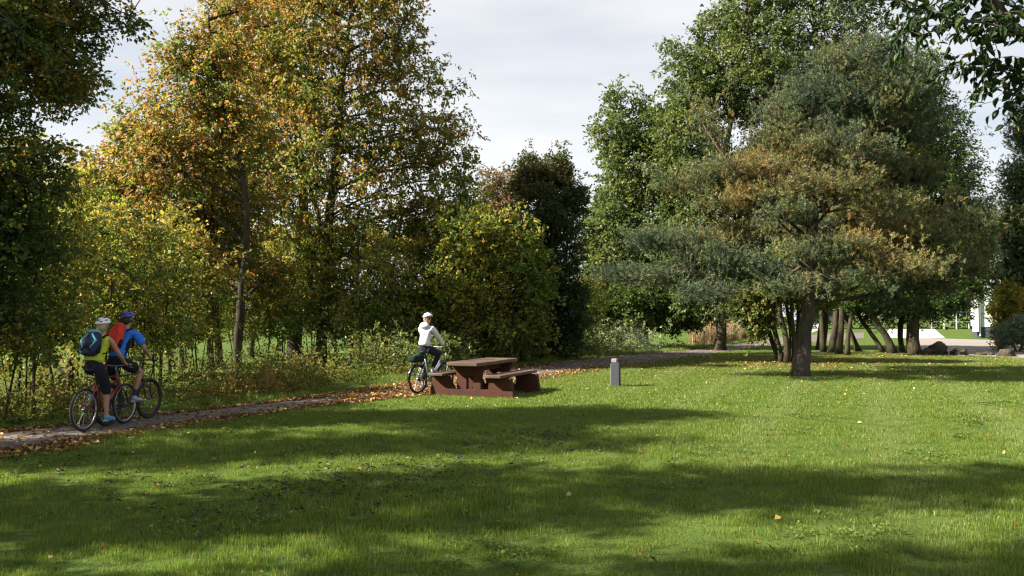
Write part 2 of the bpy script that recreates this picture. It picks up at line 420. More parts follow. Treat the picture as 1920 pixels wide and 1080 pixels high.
SPRAYS = {}
def spray_variants(kind, leaf, spray, per, droop, mat, tr):
    """a few leafy sprays along +X, from which crowns are made up"""
    key = (kind, leaf, spray, per, droop, mat.name, tr)
    if key in SPRAYS: return SPRAYS[key]
    out = []
    for v in range(8):
        rng = np.random.default_rng(1000 + v + len(SPRAYS) * 17); m = per
        if kind == 'pine':
            ns = 9; nn = max(4, per // ns)
            sd_ = unit(np.array([0.55, 0, 0.6]) + rng.normal(size=(ns, 3)) * 0.5)
            sp_ = rng.normal(size=(ns, 3)) * np.array([1, 0.9, 0.42]) * spray * 0.75
            sl = rng.uniform(0.10, 0.26, ns); s2 = np.repeat(np.arange(ns), nn); m = len(s2)
            ft = rng.random(m); P = sp_[s2] + sd_[s2] * (sl[s2] * ft)[:, None]
            AX = unit(sd_[s2] * 0.95 + unit(rng.normal(size=(m, 3))) * 0.75); NRM = unit(rng.normal(size=(m, 3)))
            V, Q = leaves_np(P, AX, NRM, leaf[0] * rng.uniform(0.7, 1.25, m), leaf[1] * rng.uniform(0.8, 1.2, m), 0.0)
            tv = (rng.random(ns)[s2] - 0.5) * tr * 1.4 + (rng.random(m) - 0.5) * tr * 0.8 + (ft - 0.5) * 0.18
        else:
            # leaves set along a few side shoots of the spray
            ns = max(3, per // 7); sa = rng.random(ns)
            st = np.stack([(sa - 0.5) * spray * 1.5, rng.normal(size=ns) * spray * 0.12, rng.normal(size=ns) * spray * 0.15], 1)
            dr = unit(np.stack([np.full(ns, 0.5), rng.normal(size=ns), rng.normal(size=ns) * 0.55], 1))
            s2 = rng.integers(0, ns, m); t = rng.random(m)[:, None]
            P = st[s2] + dr[s2] * t * spray * 0.95 + np.array([0, 0, -0.15]) * t * t * spray + rng.normal(size=(m, 3)) * 0.035
            AX = unit(dr[s2] * 0.7 + rng.normal(size=(m, 3)) * 0.65 + np.array([0.1, 0, -droop])); NRM = unit(rng.normal(size=(m, 3)) * 0.7 + np.array([0, 0, 0.8]))
            V, Q = leaves_np(P, AX, NRM, leaf[0] * rng.uniform(0.6, 1.25, m), leaf[1] * rng.uniform(0.7, 1.25, m), 0.22)
            tv = (rng.random(m) - 0.5) * 2.2 * tr
        out.append(mesh_np('leaf_spray', V, Q, 4, mat, {'tint': tv}))
    SPRAYS[key] = out
    return out

GROUPS = {}
def scatter(name, pts, rot, scl, variants, hue=None, parent=None):
    """one object whose points carry copies of the variants (geometry nodes)"""
    pts = np.asarray(pts, dtype=np.float32); n = len(pts); rot = np.asarray(rot, dtype=np.float32)
    if rot.ndim == 1: rot = np.stack([0 * rot, 0 * rot, rot], 1)
    me = bpy.data.meshes.new(name); me.vertices.add(n); me.vertices.foreach_set('co', np.ascontiguousarray(pts).ravel())
    a = me.attributes.new('spin', 'FLOAT_VECTOR', 'POINT'); a.data.foreach_set('vector', np.ascontiguousarray(rot).ravel())
    a = me.attributes.new('size', 'FLOAT', 'POINT'); a.data.foreach_set('value', np.ascontiguousarray(scl, dtype=np.float32))
    a = me.attributes.new('hue', 'FLOAT', 'POINT'); a.data.foreach_set('value', np.ascontiguousarray(np.zeros(n) if hue is None else hue, dtype=np.float32))
    o = link(bpy.data.objects.new(name, me), parent)
    key = tuple(v.name for v in variants)
    if key not in GROUPS:
        ng = bpy.data.node_groups.new(name, 'GeometryNodeTree'); GROUPS[key] = ng
        ng.interface.new_socket('Geometry', in_out='INPUT', socket_type='NodeSocketGeometry'); ng.interface.new_socket('Geometry', in_out='OUTPUT', socket_type='NodeSocketGeometry')
        gi = ng.nodes.new('NodeGroupInput'); go = ng.nodes.new('NodeGroupOutput')
        sc_ = ng.nodes.new('GeometryNodeInputNamedAttribute'); sc_.data_type = 'FLOAT'; sc_.inputs[0].default_value = 'size'
        ya = ng.nodes.new('GeometryNodeInputNamedAttribute'); ya.data_type = 'FLOAT_VECTOR'; ya.inputs[0].default_value = 'spin'
        g2i = ng.nodes.new('GeometryNodeGeometryToInstance')
        for me_ in variants:
            po = bpy.data.objects.new(me_.name, me_)
            oi = ng.nodes.new('GeometryNodeObjectInfo'); oi.inputs['Object'].default_value = po; oi.inputs['As Instance'].default_value = True
            ng.links.new(oi.outputs['Geometry'], g2i.inputs[0])
        iop = ng.nodes.new('GeometryNodeInstanceOnPoints'); iop.inputs['Pick Instance'].default_value = True
        md = ng.nodes.new('FunctionNodeRandomValue'); md.data_type = 'INT'
        [x for x in md.inputs if x.enabled and x.name == 'Min'][0].default_value = 0; [x for x in md.inputs if x.enabled and x.name == 'Max'][0].default_value = len(variants) - 1
        ng.links.new(gi.outputs[0], iop.inputs['Points']); ng.links.new(g2i.outputs[0], iop.inputs['Instance'])
        ng.links.new([x for x in md.outputs if x.enabled][0], iop.inputs['Instance Index'])
        ng.links.new([x for x in ya.outputs if x.enabled][0], iop.inputs['Rotation']); ng.links.new([x for x in sc_.outputs if x.enabled][0], iop.inputs['Scale'])
        ng.links.new(iop.outputs[0], go.inputs[0])
    mo = o.modifiers.new('scatter', 'NODES'); mo.node_group = GROUPS[key]
    return o

EL_RD = 0.95
def EL(Y, x, y, rx, ry, rd=None, dY=0.0):
    """an ellipsoid of the crown seen at pixel x, y with pixel radii, at distance Y + dY"""
    s = (Y + dY) / F
    rxm = rx * s; rzm = ry * s
    return (px(x, y, Y + dY), (rxm, (rd if rd is not None else max(rxm, rzm) * EL_RD), rzm))
def TR(pts, rads, Y, dys=None):
    """a trunk traced through pixel points at distance Y; the first point stands on the ground"""
    dys = dys or [0] * len(pts)
    out = [px(x, y, Y + d) for (x, y), d in zip(pts, dys)]
    out[0].z = 0
    return (out, rads)
def foliage_patch(name, label, cat, P, mat, per, leafsize, spread, seed, up=0.4, tint=(0.4, 0.2, 0.25), kind='stuff', group=None, stem=None):
    """low plants: leaf sprays at points P (n,3 with the height in z)"""
    rng = np.random.default_rng(seed); n = len(P)
    hv = tint[0] + tint[1] * noise3(P, 0.9, seed) * 1.3 + (rng.random(n) - 0.5) * tint[2]
    rot = np.stack([rng.normal(size=n) * 0.3, -rng.random(n) * up * 1.5, rng.random(n) * 6.28], 1)
    o = scatter(name, P, rot, rng.uniform(0.8, 1.25, n), spray_variants('leaf', leafsize, spread * 2, per, -0.1, mat, tint[2]), hue=hv)
    return tag(o, label, cat, group, kind)
# ---------------------------------------------------------------- the setting
PATH_PX = [((-330, 884), (-330, 826)), ((-150, 868), (-150, 820)), ((0, 849), (0, 808)), ((100, 832), (100, 800)), ((300, 801), (300, 778)), ((450, 780), (450, 762)), ((600, 760), (600, 745)), ((700, 749), (700, 732)),
           ((790, 741), (790, 718)), ((900, 726), (900, 700)), ((1018, 706), (1000, 685)), ((1100, 693), (1100, 673)), ((1200, 680), (1200, 663)), ((1300, 667), (1300, 655.5)),
           ((1400, 654), (1390, 644)), ((1450, 647), (1440, 634)), ((1540, 640), (1540, 627)), ((1620, 634), (1620, 623))]
PA = [gp(*a) for a, b in PATH_PX]; PB = [gp(*b) for a, b in PATH_PX]
def resample(P, n):
    P = [Vector(p) for p in P]; out = []
    for i in range(n + 1):
        t = i / n * (len(P) - 1); k = min(int(t), len(P) - 2); f = t - k
        p0 = P[max(0, k - 1)]; p1 = P[k]; p2 = P[k + 1]; p3 = P[min(len(P) - 1, k + 2)]
        out.append(0.5 * ((2 * p1) + (p2 - p0) * f + (2 * p0 - 5 * p1 + 4 * p2 - p3) * f * f + (-p0 + 3 * p1 - 3 * p2 + p3) * f ** 3))
    return out
NPATH = 170
PAs = resample(PA, NPATH); PBs = resample(PB, NPATH)
PC = np.array([((a + b) / 2)[:2] for a, b in zip(PAs, PBs)]); PW = np.array([(a - b).length * 0.5 for a, b in zip(PAs, PBs)])
_pd = unit(np.gradient(PC, axis=0)); PNR = np.stack([_pd[:, 1], -_pd[:, 0]], 1)      # normal towards the lawn
for i in range(len(PC)):                             # true half width, square to the path
    PW[i] = abs((np.array((PAs[i] - PBs[i])[:2]) * PNR[i]).sum()) / 2
def path_side(XY):
    """signed distance to the path's middle (positive on the lawn side) and the half width there"""
    out = np.empty(len(XY)); hw = np.empty(len(XY))
    for s in range(0, len(XY), 20000):
        q = XY[s:s + 20000]; D = np.linalg.norm(q[:, None] - PC[None], axis=2); j = D.argmin(1)
        out[s:s + 20000] = ((q - PC[j]) * PNR[j]).sum(1); hw[s:s + 20000] = PW[j]
    return out, hw

def poly_obj(name, pts, z, mat, kind='structure'):
    bm = bmesh.new(); vs = [bm.verts.new((p[0], p[1], z)) for p in pts]; f = bm.faces.new(vs)
    if f.normal.z < 0: f.normal_flip()
    bmesh.ops.triangulate(bm, faces=bm.faces[:])
    o = obj_bm(name, bm, mat); o['kind'] = kind; return o

# ground: meadow and lawn in one sheet
def ground_mat():
    t = NT('turf_soil'); P = t.pos()
    big = t.noise(0.12, 3, 0.5, P); mid = t.noise(1.1, 5, 0.6, P); fine = t.noise(22, 6, 0.7, P); blades = t.noise(60, 3, 0.7, P, (1, 0.5, 1))
    c = t.ramp(mid, [(0.3, (0.05, 0.095, 0.013)), (0.55, (0.075, 0.13, 0.018)), (0.75, (0.11, 0.155, 0.028))])
    c = t.mix(t.ramp(big, [(0.4, (0, 0, 0)), (0.7, (0.5, 0.5, 0.5))]), c, (0.13, 0.15, 0.035))
    c = t.mix(t.ramp(fine, [(0.35, (0.7, 0.7, 0.7)), (0.55, (0, 0, 0))]), c, (0.022, 0.03, 0.009))
    return t.done(t.pbr(c, rough=0.95, spec=0.1, normal=t.bump(t.math('ADD', fine, blades), 0.8, 0.05)))
M_GROUND = ground_mat()
bm = bmesh.new(); bmesh.ops.create_grid(bm, x_segments=120, y_segments=120, size=600)
g = obj_bm('ground', bm, M_GROUND); g.location = (0, 200, 0)
g['kind'] = 'structure'

def asphalt(name, c1, c2, c3, sc=1.0):
    t = NT(name); P = t.pos()
    a = t.noise(0.8 * sc, 4, 0.6, P); b = t.noise(140, 3, 0.8, P); d = t.noise(9, 6, 0.7, P)
    c = t.ramp(a, [(0.3, c1), (0.7, c2)])
    c = t.mix(t.ramp(d, [(0.52, (0, 0, 0)), (0.68, (0.8, 0.8, 0.8))]), c, c3)
    c = t.mix(t.ramp(b, [(0.4, (0.5, 0.5, 0.5)), (0.6, (0, 0, 0))]), c, tuple(x * 0.45 for x in c1))
    return t.done(t.pbr(c, rough=0.85, spec=0.3, normal=t.bump(b, 0.5, 0.008)))
M_PATH = asphalt('path_asphalt', (0.105, 0.092, 0.085), (0.17, 0.148, 0.135), (0.15, 0.118, 0.095))
M_ROAD = asphalt('road_asphalt', (0.22, 0.19, 0.175), (0.28, 0.24, 0.22), (0.25, 0.19, 0.15), 0.4)
M_CONC = plain_mat('pale_concrete', (0.36, 0.355, 0.35), rough=0.9, var=0.15, scale=2)
M_DIRT = asphalt('dusty_verge', (0.22, 0.17, 0.12), (0.30, 0.24, 0.16), (0.16, 0.16, 0.06), 0.6)

bm = bmesh.new(); rows = []
rg = random.Random(4)
for i, (a, b) in enumerate(zip(PAs, PBs)):
    ja = mnoise.noise(Vector((i * 0.55, 0, 0))) * 0.10; jb = mnoise.noise(Vector((i * 0.55, 9, 0))) * 0.10
    d = (a - b).normalized()
    rows.append([bm.verts.new((q.x, q.y, z)) for q, z in ((a + d * ja, 0.004), (a.lerp(b, 0.3), 0.014), (a.lerp(b, 0.7), 0.014), (b + d * jb, 0.004))])
for r0, r1 in zip(rows, rows[1:]):
    for k in range(3): bm.faces.new((r0[k], r1[k], r1[k + 1], r0[k + 1]))
bmesh.ops.recalc_face_normals(bm, faces=bm.faces[:])
for f in bm.faces:
    if f.normal.z < 0: f.normal_flip()
tag(obj_bm('path', bm, M_PATH, smooth=True), kind='structure')

# road and paved apron behind the lawn on the right
road = [(1722, 664), (1700, 640), (1722, 633.5), (1860, 637.5), (1990, 642), (2500, 652), (2500, 680), (1925, 674), (1880, 669.5), (1800, 667)]
poly_obj('road', [gp(*p) for p in road], 0.006, M_ROAD)
poly_obj('concrete_apron', [gp(*p) for p in [(1655, 633.5), (1668, 616.5), (1752, 616.5), (1772, 633.7), (1722, 634.5)]], 0.010, M_CONC)
poly_obj('pale_track', [gp(*p) for p in [(1515, 626), (1527, 622), (1560, 606.0), (1545, 605.5), (1525, 610)]], 0.012, M_CONC)
poly_obj('dry_verge', [gp(*p) for p in [(1845, 648), (1862, 643), (2100, 648), (2300, 662), (2050, 664), (1930, 663), (1880, 655)]], 0.010, M_DIRT)

# ---- grass by geometry nodes: one object, tufts of blades set on its points
def blades_mesh(name, n, size, h0, h1, w, seed, mat, lean=0.35):
    rng = np.random.default_rng(seed)
    P = np.zeros((n, 3)); P[:, :2] = (rng.random((n, 2)) - 0.5) * size
    a = rng.random(n) * 2 * math.pi; s = np.stack([np.cos(a), np.sin(a), 0 * a], 1)
    h = rng.uniform(h0, h1, n) * (1 + 0.35 * noise3(P, 6, seed)); ww = w * rng.uniform(0.6, 1.3, n)
    b = rng.random(n) * 2 * math.pi; l = np.stack([np.cos(b), np.sin(b), 0 * b], 1) * (rng.random(n) ** 1.3 * lean)[:, None]
    up = np.array([0, 0, 1.0])
    v0 = P - s * ww[:, None] / 2; v1 = P + s * ww[:, None] / 2
    mid = P + up * (h * 0.55)[:, None] + l * (h * 0.45)[:, None]
    v2 = mid + s * ww[:, None] * 0.38; v3 = mid - s * ww[:, None] * 0.38
    v4 = P + up * (h * (1 - 0.2 * np.linalg.norm(l, axis=1)))[:, None] + l * (h * 1.5)[:, None]
    V = np.stack([v0, v1, v2, v3, v4], 1).reshape(-1, 3); o = np.arange(n)[:, None] * 5
    T_ = np.concatenate([o + [[0, 1, 2]], o + [[0, 2, 3]], o + [[3, 2, 4]]], 0)
    r = rng.random(n); r = np.concatenate([r, r, r])
    return mesh_np(name, V, T_, 3, mat, {'tint': r})

def grass_mat(name, dry=0.12):
    t = NT(name); P = t.pos(); r = t.attr('tint')
    c = t.ramp(r, [(0.0, (0.058, 0.10, 0.012)), (0.5, (0.118, 0.178, 0.018)), (0.88, (0.18, 0.23, 0.034)), (0.95, (0.26, 0.24, 0.10)), (1.0, (0.34, 0.30, 0.17))])
    big = t.noise(0.35, 3, 0.55, P); mid = t.noise(2.3, 4, 0.6, P)
    c = t.mix(t.ramp(big, [(0.42, (0, 0, 0)), (0.68, (0.75, 0.75, 0.75))]), c, (0.13, 0.175, 0.032))
    c = t.mix(t.ramp(mid, [(0.30, (0.55, 0.55, 0.55)), (0.45, (0, 0, 0))]), c, (0.036, 0.085, 0.010))
    # mown stripes running away to the right, their sheen put into the blade colour
    sp = t.n('ShaderNodeSeparateXYZ'); t.l(P, sp.inputs[0])
    st = t.math('SINE', t.math('MULTIPLY', t.math('SUBTRACT', t.math('MULTIPLY', sp.outputs[0], 0.93), t.math('MULTIPLY', sp.outputs[1], 0.36)), 3.3))
    k = t.math('MULTIPLY', t.math('MULTIPLY', st, 0.5), t.math('MULTIPLY', t.math('SUBTRACT', sp.outputs[0], 0.5), 0.25, True))
    c = t.mix(t.math('ADD', k, 0.0, True), c, (0.19, 0.22, 0.075))
    p = t.pbr(c, rough=0.42, spec=0.5); tr = t.n('ShaderNodeBsdfTranslucent')
    t.l(t.mix(1.0, c, (1.5, 1.6, 0.8), 'MULTIPLY'), tr.inputs[0])
    return t.done(t.mixsh(0.4, p, tr.outputs[0]))
M_GRASS = grass_mat('lawn_grass_blade')

rngG = np.random.default_rng(11)
def wedge(y0, y1, step, jit=0.5, xl=0.64, xr=0.64, pad=1.0):
    ys = np.arange(y0, y1, step); out = []
    for y in ys:
        xs = np.arange(-xl * y - pad, xr * y + pad, step); out.append(np.stack([xs, np.full(len(xs), y)], 1))
    P = np.concatenate(out); return P + (rngG.random(P.shape) - 0.5) * step * jit * 2
def in_poly(P, poly):
    x, y = P[:, 0], P[:, 1]; ins = np.zeros(len(P), bool); n = len(poly)
    for i in range(n):
        x1, y1 = poly[i][:2]; x2, y2 = poly[(i + 1) % n][:2]
        c = ((y1 > y) != (y2 > y)) & (x < (x2 - x1) * (y - y1) / (y2 - y1 + 1e-12) + x1); ins ^= c
    return ins
ROADP = [gp(*p) for p in road]
near_v = [blades_mesh('lawn_tuft', 430, 0.44, 0.022, 0.066, 0.0048, s, M_GRASS) for s in range(5)]
far_v = [blades_mesh('lawn_patch', 700, 0.95, 0.022, 0.055, 0.010, 20 + s, M_GRASS) for s in range(4)]
P = wedge(5.0, 17, 0.36); s, hw = path_side(P); P = P[s > hw + 0.14]
P3 = np.concatenate([P, np.zeros((len(P), 1))], 1)
o = scatter('lawn_grass', P3, rngG.random(len(P)) * 6.28, (0.9 + 0.35 * noise3(P3, 0.7, 2)) * rngG.uniform(0.85, 1.15, len(P)), near_v)
tag(o, 'short mown lawn grass in the foreground with shade bands', 'grass', kind='stuff')
P = wedge(16.5, 46, 0.75); s, hw = path_side(P); P = P[(s > hw + 0.42) & ~in_poly(P, ROADP)]
P = P[~((P[:, 0] > 20) & (P[:, 1] > 42))]
P3 = np.concatenate([P, np.zeros((len(P), 1))], 1)
o = scatter('lawn_grass', P3, rngG.random(len(P)) * 6.28, rngG.uniform(0.85, 1.15, len(P)), far_v)
tag(o, 'mown lawn grass farther off around the table and the pine', 'grass', kind='stuff')
# rougher grass on the verge beyond the path
verge_v = [blades_mesh('verge_tuft', 160, 0.35, 0.06, 0.20, 0.008, 40 + s, M_GRASS, 0.6) for s in range(4)]
P = wedge(10, 60, 0.42, pad=1.5); s, hw = path_side(P); d = -s - hw
wid = 0.9 + 0.5 * np.sin(P[:, 1] * 0.7)
P = P[(d > 0.06) & ((d < wid) | ((rngG.random(len(P)) < 0.35) & (d < 4)))]
P3 = np.concatenate([P, np.zeros((len(P), 1))], 1)
tag(scatter('verge_grass', P3, rngG.random(len(P)) * 6.28, rngG.uniform(0.5, 1.15, len(P)), verge_v), 'longer rough grass on the verge beyond the path', 'grass', kind='stuff')

# ---- fallen leaves: on the path, its edges and the lawn
def lying(P, size, seed, lift=0.02, curl=0.5):
    rng = np.random.default_rng(seed); n = len(P)
    a = rng.random(n) * 6.28; AX = np.stack([np.cos(a), np.sin(a), rng.normal(size=n) * 0.22], 1)
    NR = unit(np.stack([rng.normal(size=n) * curl, rng.normal(size=n) * curl, np.ones(n)], 1))
    ln = size[0] * rng.uniform(0.55, 1.35, n); wd = size[1] * rng.uniform(0.6, 1.4, n)
    Q0 = np.concatenate([P, (lift * rng.random(n))[:, None] + 0.006], 1)
    return leaves_np(Q0, AX, NR, ln, wd, 0.3), rng.random(n)
def litter(name, label, P, size, seed, lift=0.02, tint=(0, 1)):
    (V, Q), r = lying(P, size, seed, lift)
    o = obj_np(name, V, Q, 4, LEAF_FALLEN, None, {'tint': tint[0] + (tint[1] - tint[0]) * r}); tag(o, label, 'leaves', kind='stuff')
def along_path(n, lo, hi, i0=0, i1=NPATH, seed=0, power=1.0):
    rng = np.random.default_rng(seed); t = i0 + rng.random(n) * (i1 - i0); k = t.astype(int).clip(0, NPATH - 1)
    f = (t - k)[:, None]; C = PC[k] * (1 - f) + PC[k + 1] * f
    off = (lo + (hi - lo) * rng.random(n) ** power) ; return C + PNR[k] * (off * PW[k])[:, None]
litter('fallen_leaves', 'russet leaves drifted along both edges of the path', np.concatenate([
    along_path(2600, 0.85, 1.5, 10, 60, 1, 1.3), along_path(2200, -0.85, -1.4, 10, 60, 2, 1.3), along_path(3200, 0.80, 1.6, 58, 110, 11, 1.3), along_path(3000, -0.80, -1.55, 58, 110, 12, 1.3), along_path(1500, -1, 1, 10, 120, 3),
    along_path(4200, -1.0, 1.05, 62, 92, 4), along_path(2500, -1.1, 1.3, 92, 150, 5)]), (0.075, 0.05), 5, 0.03)
rl = np.random.default_rng(8)
P = wedge(5.5, 44, 0.5, 0.9); s, hw = path_side(P); P = P[s > hw]
w = np.exp(-(s[s > hw] - hw[s > hw]) / 3.0) * 0.9 + 0.3
P = P[rl.random(len(P)) < w]
litter('fallen_leaves', 'orange and buff leaves strewn over the mown lawn', P, (0.065, 0.05), 6, 0.05, (0.25, 1.0))
under = np.concatenate([rl.normal(size=(2600, 2)) * [5.5, 3.2] + [gp(1560, 685).x, gp(1560, 685).y], rl.normal(size=(900, 2)) * [2.0, 1.0] + [gp(1470, 684).x, gp(1470, 684).y + .5], rl.normal(size=(1200, 2)) * [5, 1.4] + [gp(1650, 668).x, gp(1650, 668).y]])
s, hw = path_side(under); under = under[(s > hw + 0.2) & ~in_poly(under, ROADP)]
litter('fallen_leaves', 'yellow and brown leaves under the pine and the trunks', under, (0.08, 0.055), 7, 0.05)
# dark matted clippings left by the mower
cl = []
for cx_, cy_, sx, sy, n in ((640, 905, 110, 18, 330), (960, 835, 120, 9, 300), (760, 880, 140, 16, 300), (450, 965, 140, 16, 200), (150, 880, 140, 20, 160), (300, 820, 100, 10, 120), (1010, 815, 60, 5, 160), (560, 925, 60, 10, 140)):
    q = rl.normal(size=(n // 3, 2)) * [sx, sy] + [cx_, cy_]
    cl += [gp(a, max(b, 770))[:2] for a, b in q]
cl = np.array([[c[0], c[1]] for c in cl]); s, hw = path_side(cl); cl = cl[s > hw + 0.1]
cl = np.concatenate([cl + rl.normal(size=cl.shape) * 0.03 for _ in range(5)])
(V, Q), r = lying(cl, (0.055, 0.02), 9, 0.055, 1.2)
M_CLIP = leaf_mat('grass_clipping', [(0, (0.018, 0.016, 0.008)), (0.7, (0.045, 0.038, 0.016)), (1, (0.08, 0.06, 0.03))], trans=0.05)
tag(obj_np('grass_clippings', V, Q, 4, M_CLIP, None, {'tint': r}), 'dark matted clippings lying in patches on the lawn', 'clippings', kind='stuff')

# broad-leaved weeds and clover in the turf
rc = np.random.default_rng(90); P = wedge(5.4, 19, 0.16, 0.9); s, hw = path_side(P)
P3 = np.concatenate([P, np.zeros((len(P), 1))], 1)
keep = (s > hw + 0.3) & (noise3(P3, 1.4, 5) + 0.6 * noise3(P3, 5.0, 8) > 0.62) ; P3 = P3[keep]; P3[:, 2] = 0.018
M_CLOV = leaf_mat('clover_leaf', [(0.0, (0.045, 0.08, 0.014)), (0.6, (0.075, 0.12, 0.02)), (1.0, (0.14, 0.16, 0.05))], trans=0.3, spec=0.2)
def rosette(seed):
    rng = np.random.default_rng(seed); n = 26; a_ = rng.random(n) * 6.28; r = rng.random(n) ** .5 * 0.085
    Q0 = np.stack([np.cos(a_) * r, np.sin(a_) * r, rng.random(n) * 0.022], 1); AX = np.stack([np.cos(a_), np.sin(a_), rng.uniform(0.0, .8, n)], 1)
    V, Q = leaves_np(Q0, AX, unit(rng.normal(size=(n, 3)) * .3 + np.array([0, 0, 1])), rng.uniform(0.018, 0.042, n), rng.uniform(0.012, 0.022, n), 0.15)
    return mesh_np('rosette', V, Q, 4, M_CLOV, {'tint': rng.random(n)})
tag(scatter('clover', P3, rc.random(len(P3)) * 6.28, rc.uniform(0.7, 1.4, len(P3)), [rosette(91), rosette(92), rosette(93)]), 'clover and small broad-leaved weeds patching the near lawn', 'weeds', kind='stuff')
# ---------------------------------------------------------------- trees and shrubs
def g_left_top(x0, x1, z0, z1, k):
    """autumn colour grows towards the top and the sunny left of the row"""
    return lambda W: k * (np.clip((W[:, 2] - z0) / (z1 - z0), -0.3, 1) * 0.6 + np.clip((x1 - W[:, 0]) / (x1 - x0), 0, 1) * 0.4 - 0.35)
CG = 'cherry and maple trees in a row beyond the path'
gr = g_left_top(-14, 0, 1.5, 11, 0.30)

EL_RD = 0.62
# the broad cherry with its two stout trunks
make_tree('cherry_tree', 'tall cherry with forked leaning trunk and the broadest gold and orange crown', 'tree',
    [TR([(601, 683), (606, 600), (612, 480), (626, 330), (640, 180), (655, 40)], [0.221, 0.195, 0.182, 0.156, 0.104, 0.052], 33),
     TR([(601, 683), (598, 600), (580, 500), (600, 420), (560, 300)], [0.156, 0.130, 0.117, 0.091, 0.052], 33, [0, .3, .8, 1.2, 1.5])],
    [EL(33, 640, 20, 160, 110), EL(33, 520, 60, 70, 120, dY=1.0), EL(33, 480, 170, 60, 80, dY=1.5), EL(33, 450, 60, 60, 90, dY=1.5), EL(33, 860, 390, 40, 60, dY=2.8), EL(33, 720, 190, 150, 130, dY=1.0), EL(33, 770, 320, 110, 90, dY=2.0), EL(33, 620, 330, 140, 110), EL(33, 590, 170, 130, 130), EL(33, 690, -40, 90, 90), EL(33, 835, 270, 55, 80, dY=2.5), EL(33, 740, 60, 60, 90), EL(33, 620, 450, 110, 50, dY=1.6), EL(33, 820, 440, 80, 60, dY=2.8), EL(33, 730, 430, 90, 60, dY=2.5), EL(33, 880, 330, 30, 60, dY=2.5)],
    LEAF_CHERRY, BARK_CHERRY, seed=2, n1=46, n2=330, n3=1881, per=26, leaf=(0.165, 0.085), spray=0.52, tint=(0.36, 0.17, 0.38), grad=gr, gap=0.42, gapf=1.1, tips=0.16, droop=0.9, group=CG)
make_tree('cherry_tree', 'dark thick-stemmed cherry close left of the forked one, crown at the top of the picture', 'tree',
    [TR([(552, 664), (556, 560), (570, 400), (556, 240), (535, 60)], [0.338, 0.286, 0.221, 0.143, 0.065], 39)],
    [EL(38, 500, 90, 120, 110), EL(38, 560, -40, 120, 90), EL(38, 430, 250, 110, 110), EL(38, 520, 340, 110, 110), EL(38, 460, 400, 70, 60, dY=1.6), EL(38, 540, 200, 110, 100), EL(38, 560, 460, 90, 60, dY=1.6), EL(38, 430, 480, 90, 60, dY=1.6)],
    LEAF_CHERRY, BARK_CHERRY, seed=3, n1=36, n2=260, n3=1439, per=24, leaf=(0.18, 0.09), spray=0.58, tint=(0.38, 0.17, 0.38), grad=gr, gap=0.22, gapf=1.0, tips=0.18, droop=0.9, group=CG)
make_tree('cherry_tree', 'slim single-stemmed cherry leaning slightly right, orange pointed crown', 'tree',
    [TR([(444, 697), (450, 600), (462, 430), (450, 300), (400, 120), (392, 20)], [0.156, 0.130, 0.111, 0.091, 0.052, 0.020], 28.8)],
    [EL(29, 350, 210, 80, 95), EL(29, 400, 100, 75, 70), EL(29, 310, 320, 90, 80), EL(29, 410, 400, 90, 90, dY=1.6), EL(29, 330, 110, 30, 55), EL(29, 440, 20, 60, 40), EL(29, 420, 250, 90, 80), EL(29, 360, 510, 90, 55, dY=1.6), EL(29, 470, 520, 70, 50, dY=1.6), EL(29, 280, 400, 70, 60, dY=1.6)],
    LEAF_CHERRY, BARK_CHERRY, seed=4, n1=34, n2=240, n3=1272, per=26, leaf=(0.15, 0.075), spray=0.46, tint=(0.42, 0.18, 0.38), grad=gr, gap=0.45, gapf=1.2, tips=0.25, droop=0.9, group=CG)
make_tree('cherry_tree', 'twin-stemmed cherry with two close trunks, orange crown sloping down left', 'tree',
    [TR([(395, 691), (392, 560), (388, 420), (330, 280), (290, 180)], [0.130, 0.117, 0.091, 0.065, 0.025], 30.5), TR([(411, 690), (404, 560), (398, 430), (400, 330)], [0.130, 0.104, 0.078, 0.030], 30.5)],
    [EL(30.5, 250, 330, 75, 70), EL(30.5, 225, 400, 80, 60, dY=1.6), EL(30.5, 330, 470, 90, 70, dY=1.6), EL(30.5, 235, 260, 35, 45), EL(30.5, 175, 300, 24, 26), EL(30.5, 215, 190, 14, 14), EL(30.5, 160, 400, 40, 50, dY=1.6), EL(30.5, 300, 230, 40, 60), EL(30.5, 420, 370, 80, 70, dY=2.2), EL(30.5, 470, 290, 60, 60, dY=2.2), EL(30.5, 400, 460, 70, 50, dY=2.2), EL(30.5, 250, 250, 30, 50), EL(30.5, 240, 470, 80, 60, dY=1.6), EL(30.5, 170, 350, 60, 50), EL(30.5, 120, 430, 60, 50, dY=1.6)],
    LEAF_CHERRY, BARK_CHERRY, seed=5, n1=34, n2=220, n3=1161, per=24, leaf=(0.155, 0.078), spray=0.48, tint=(0.38, 0.17, 0.38), grad=gr, gap=0.45, gapf=1.2, tips=0.25, droop=0.9, group=CG)
make_tree('maple_tree', 'small yellow maple with two thin curving stems right of the cyclists', 'tree',
    [TR([(343, 716), (338, 640), (322, 560), (300, 480), (290, 430)], [0.078, 0.072, 0.058, 0.030, 0.015], 24.6), TR([(322, 712), (310, 640), (280, 560), (262, 470)], [0.058, 0.052, 0.030, 0.015], 25)],
    [EL(25, 240, 480, 80, 60, dY=1.6), EL(25, 300, 560, 80, 50, dY=1.6), EL(25, 180, 440, 60, 50, dY=1.6), EL(25, 320, 460, 60, 60, dY=1.6), EL(25, 360, 600, 55, 35, dY=1.6), EL(25, 250, 590, 60, 35, dY=1.6), EL(25, 130, 520, 50, 50, dY=1.6), EL(25, 400, 520, 50, 50, dY=1.6)],
    LEAF_YELLOW, BARK_CHERRY, seed=6, n1=26, n2=130, n3=383, per=18, leaf=(0.137, 0.091), spray=0.41, tint=(0.58, 0.26, 0.34), gap=0.6, gapf=1.2, tips=0.1, droop=0.6, group=CG)
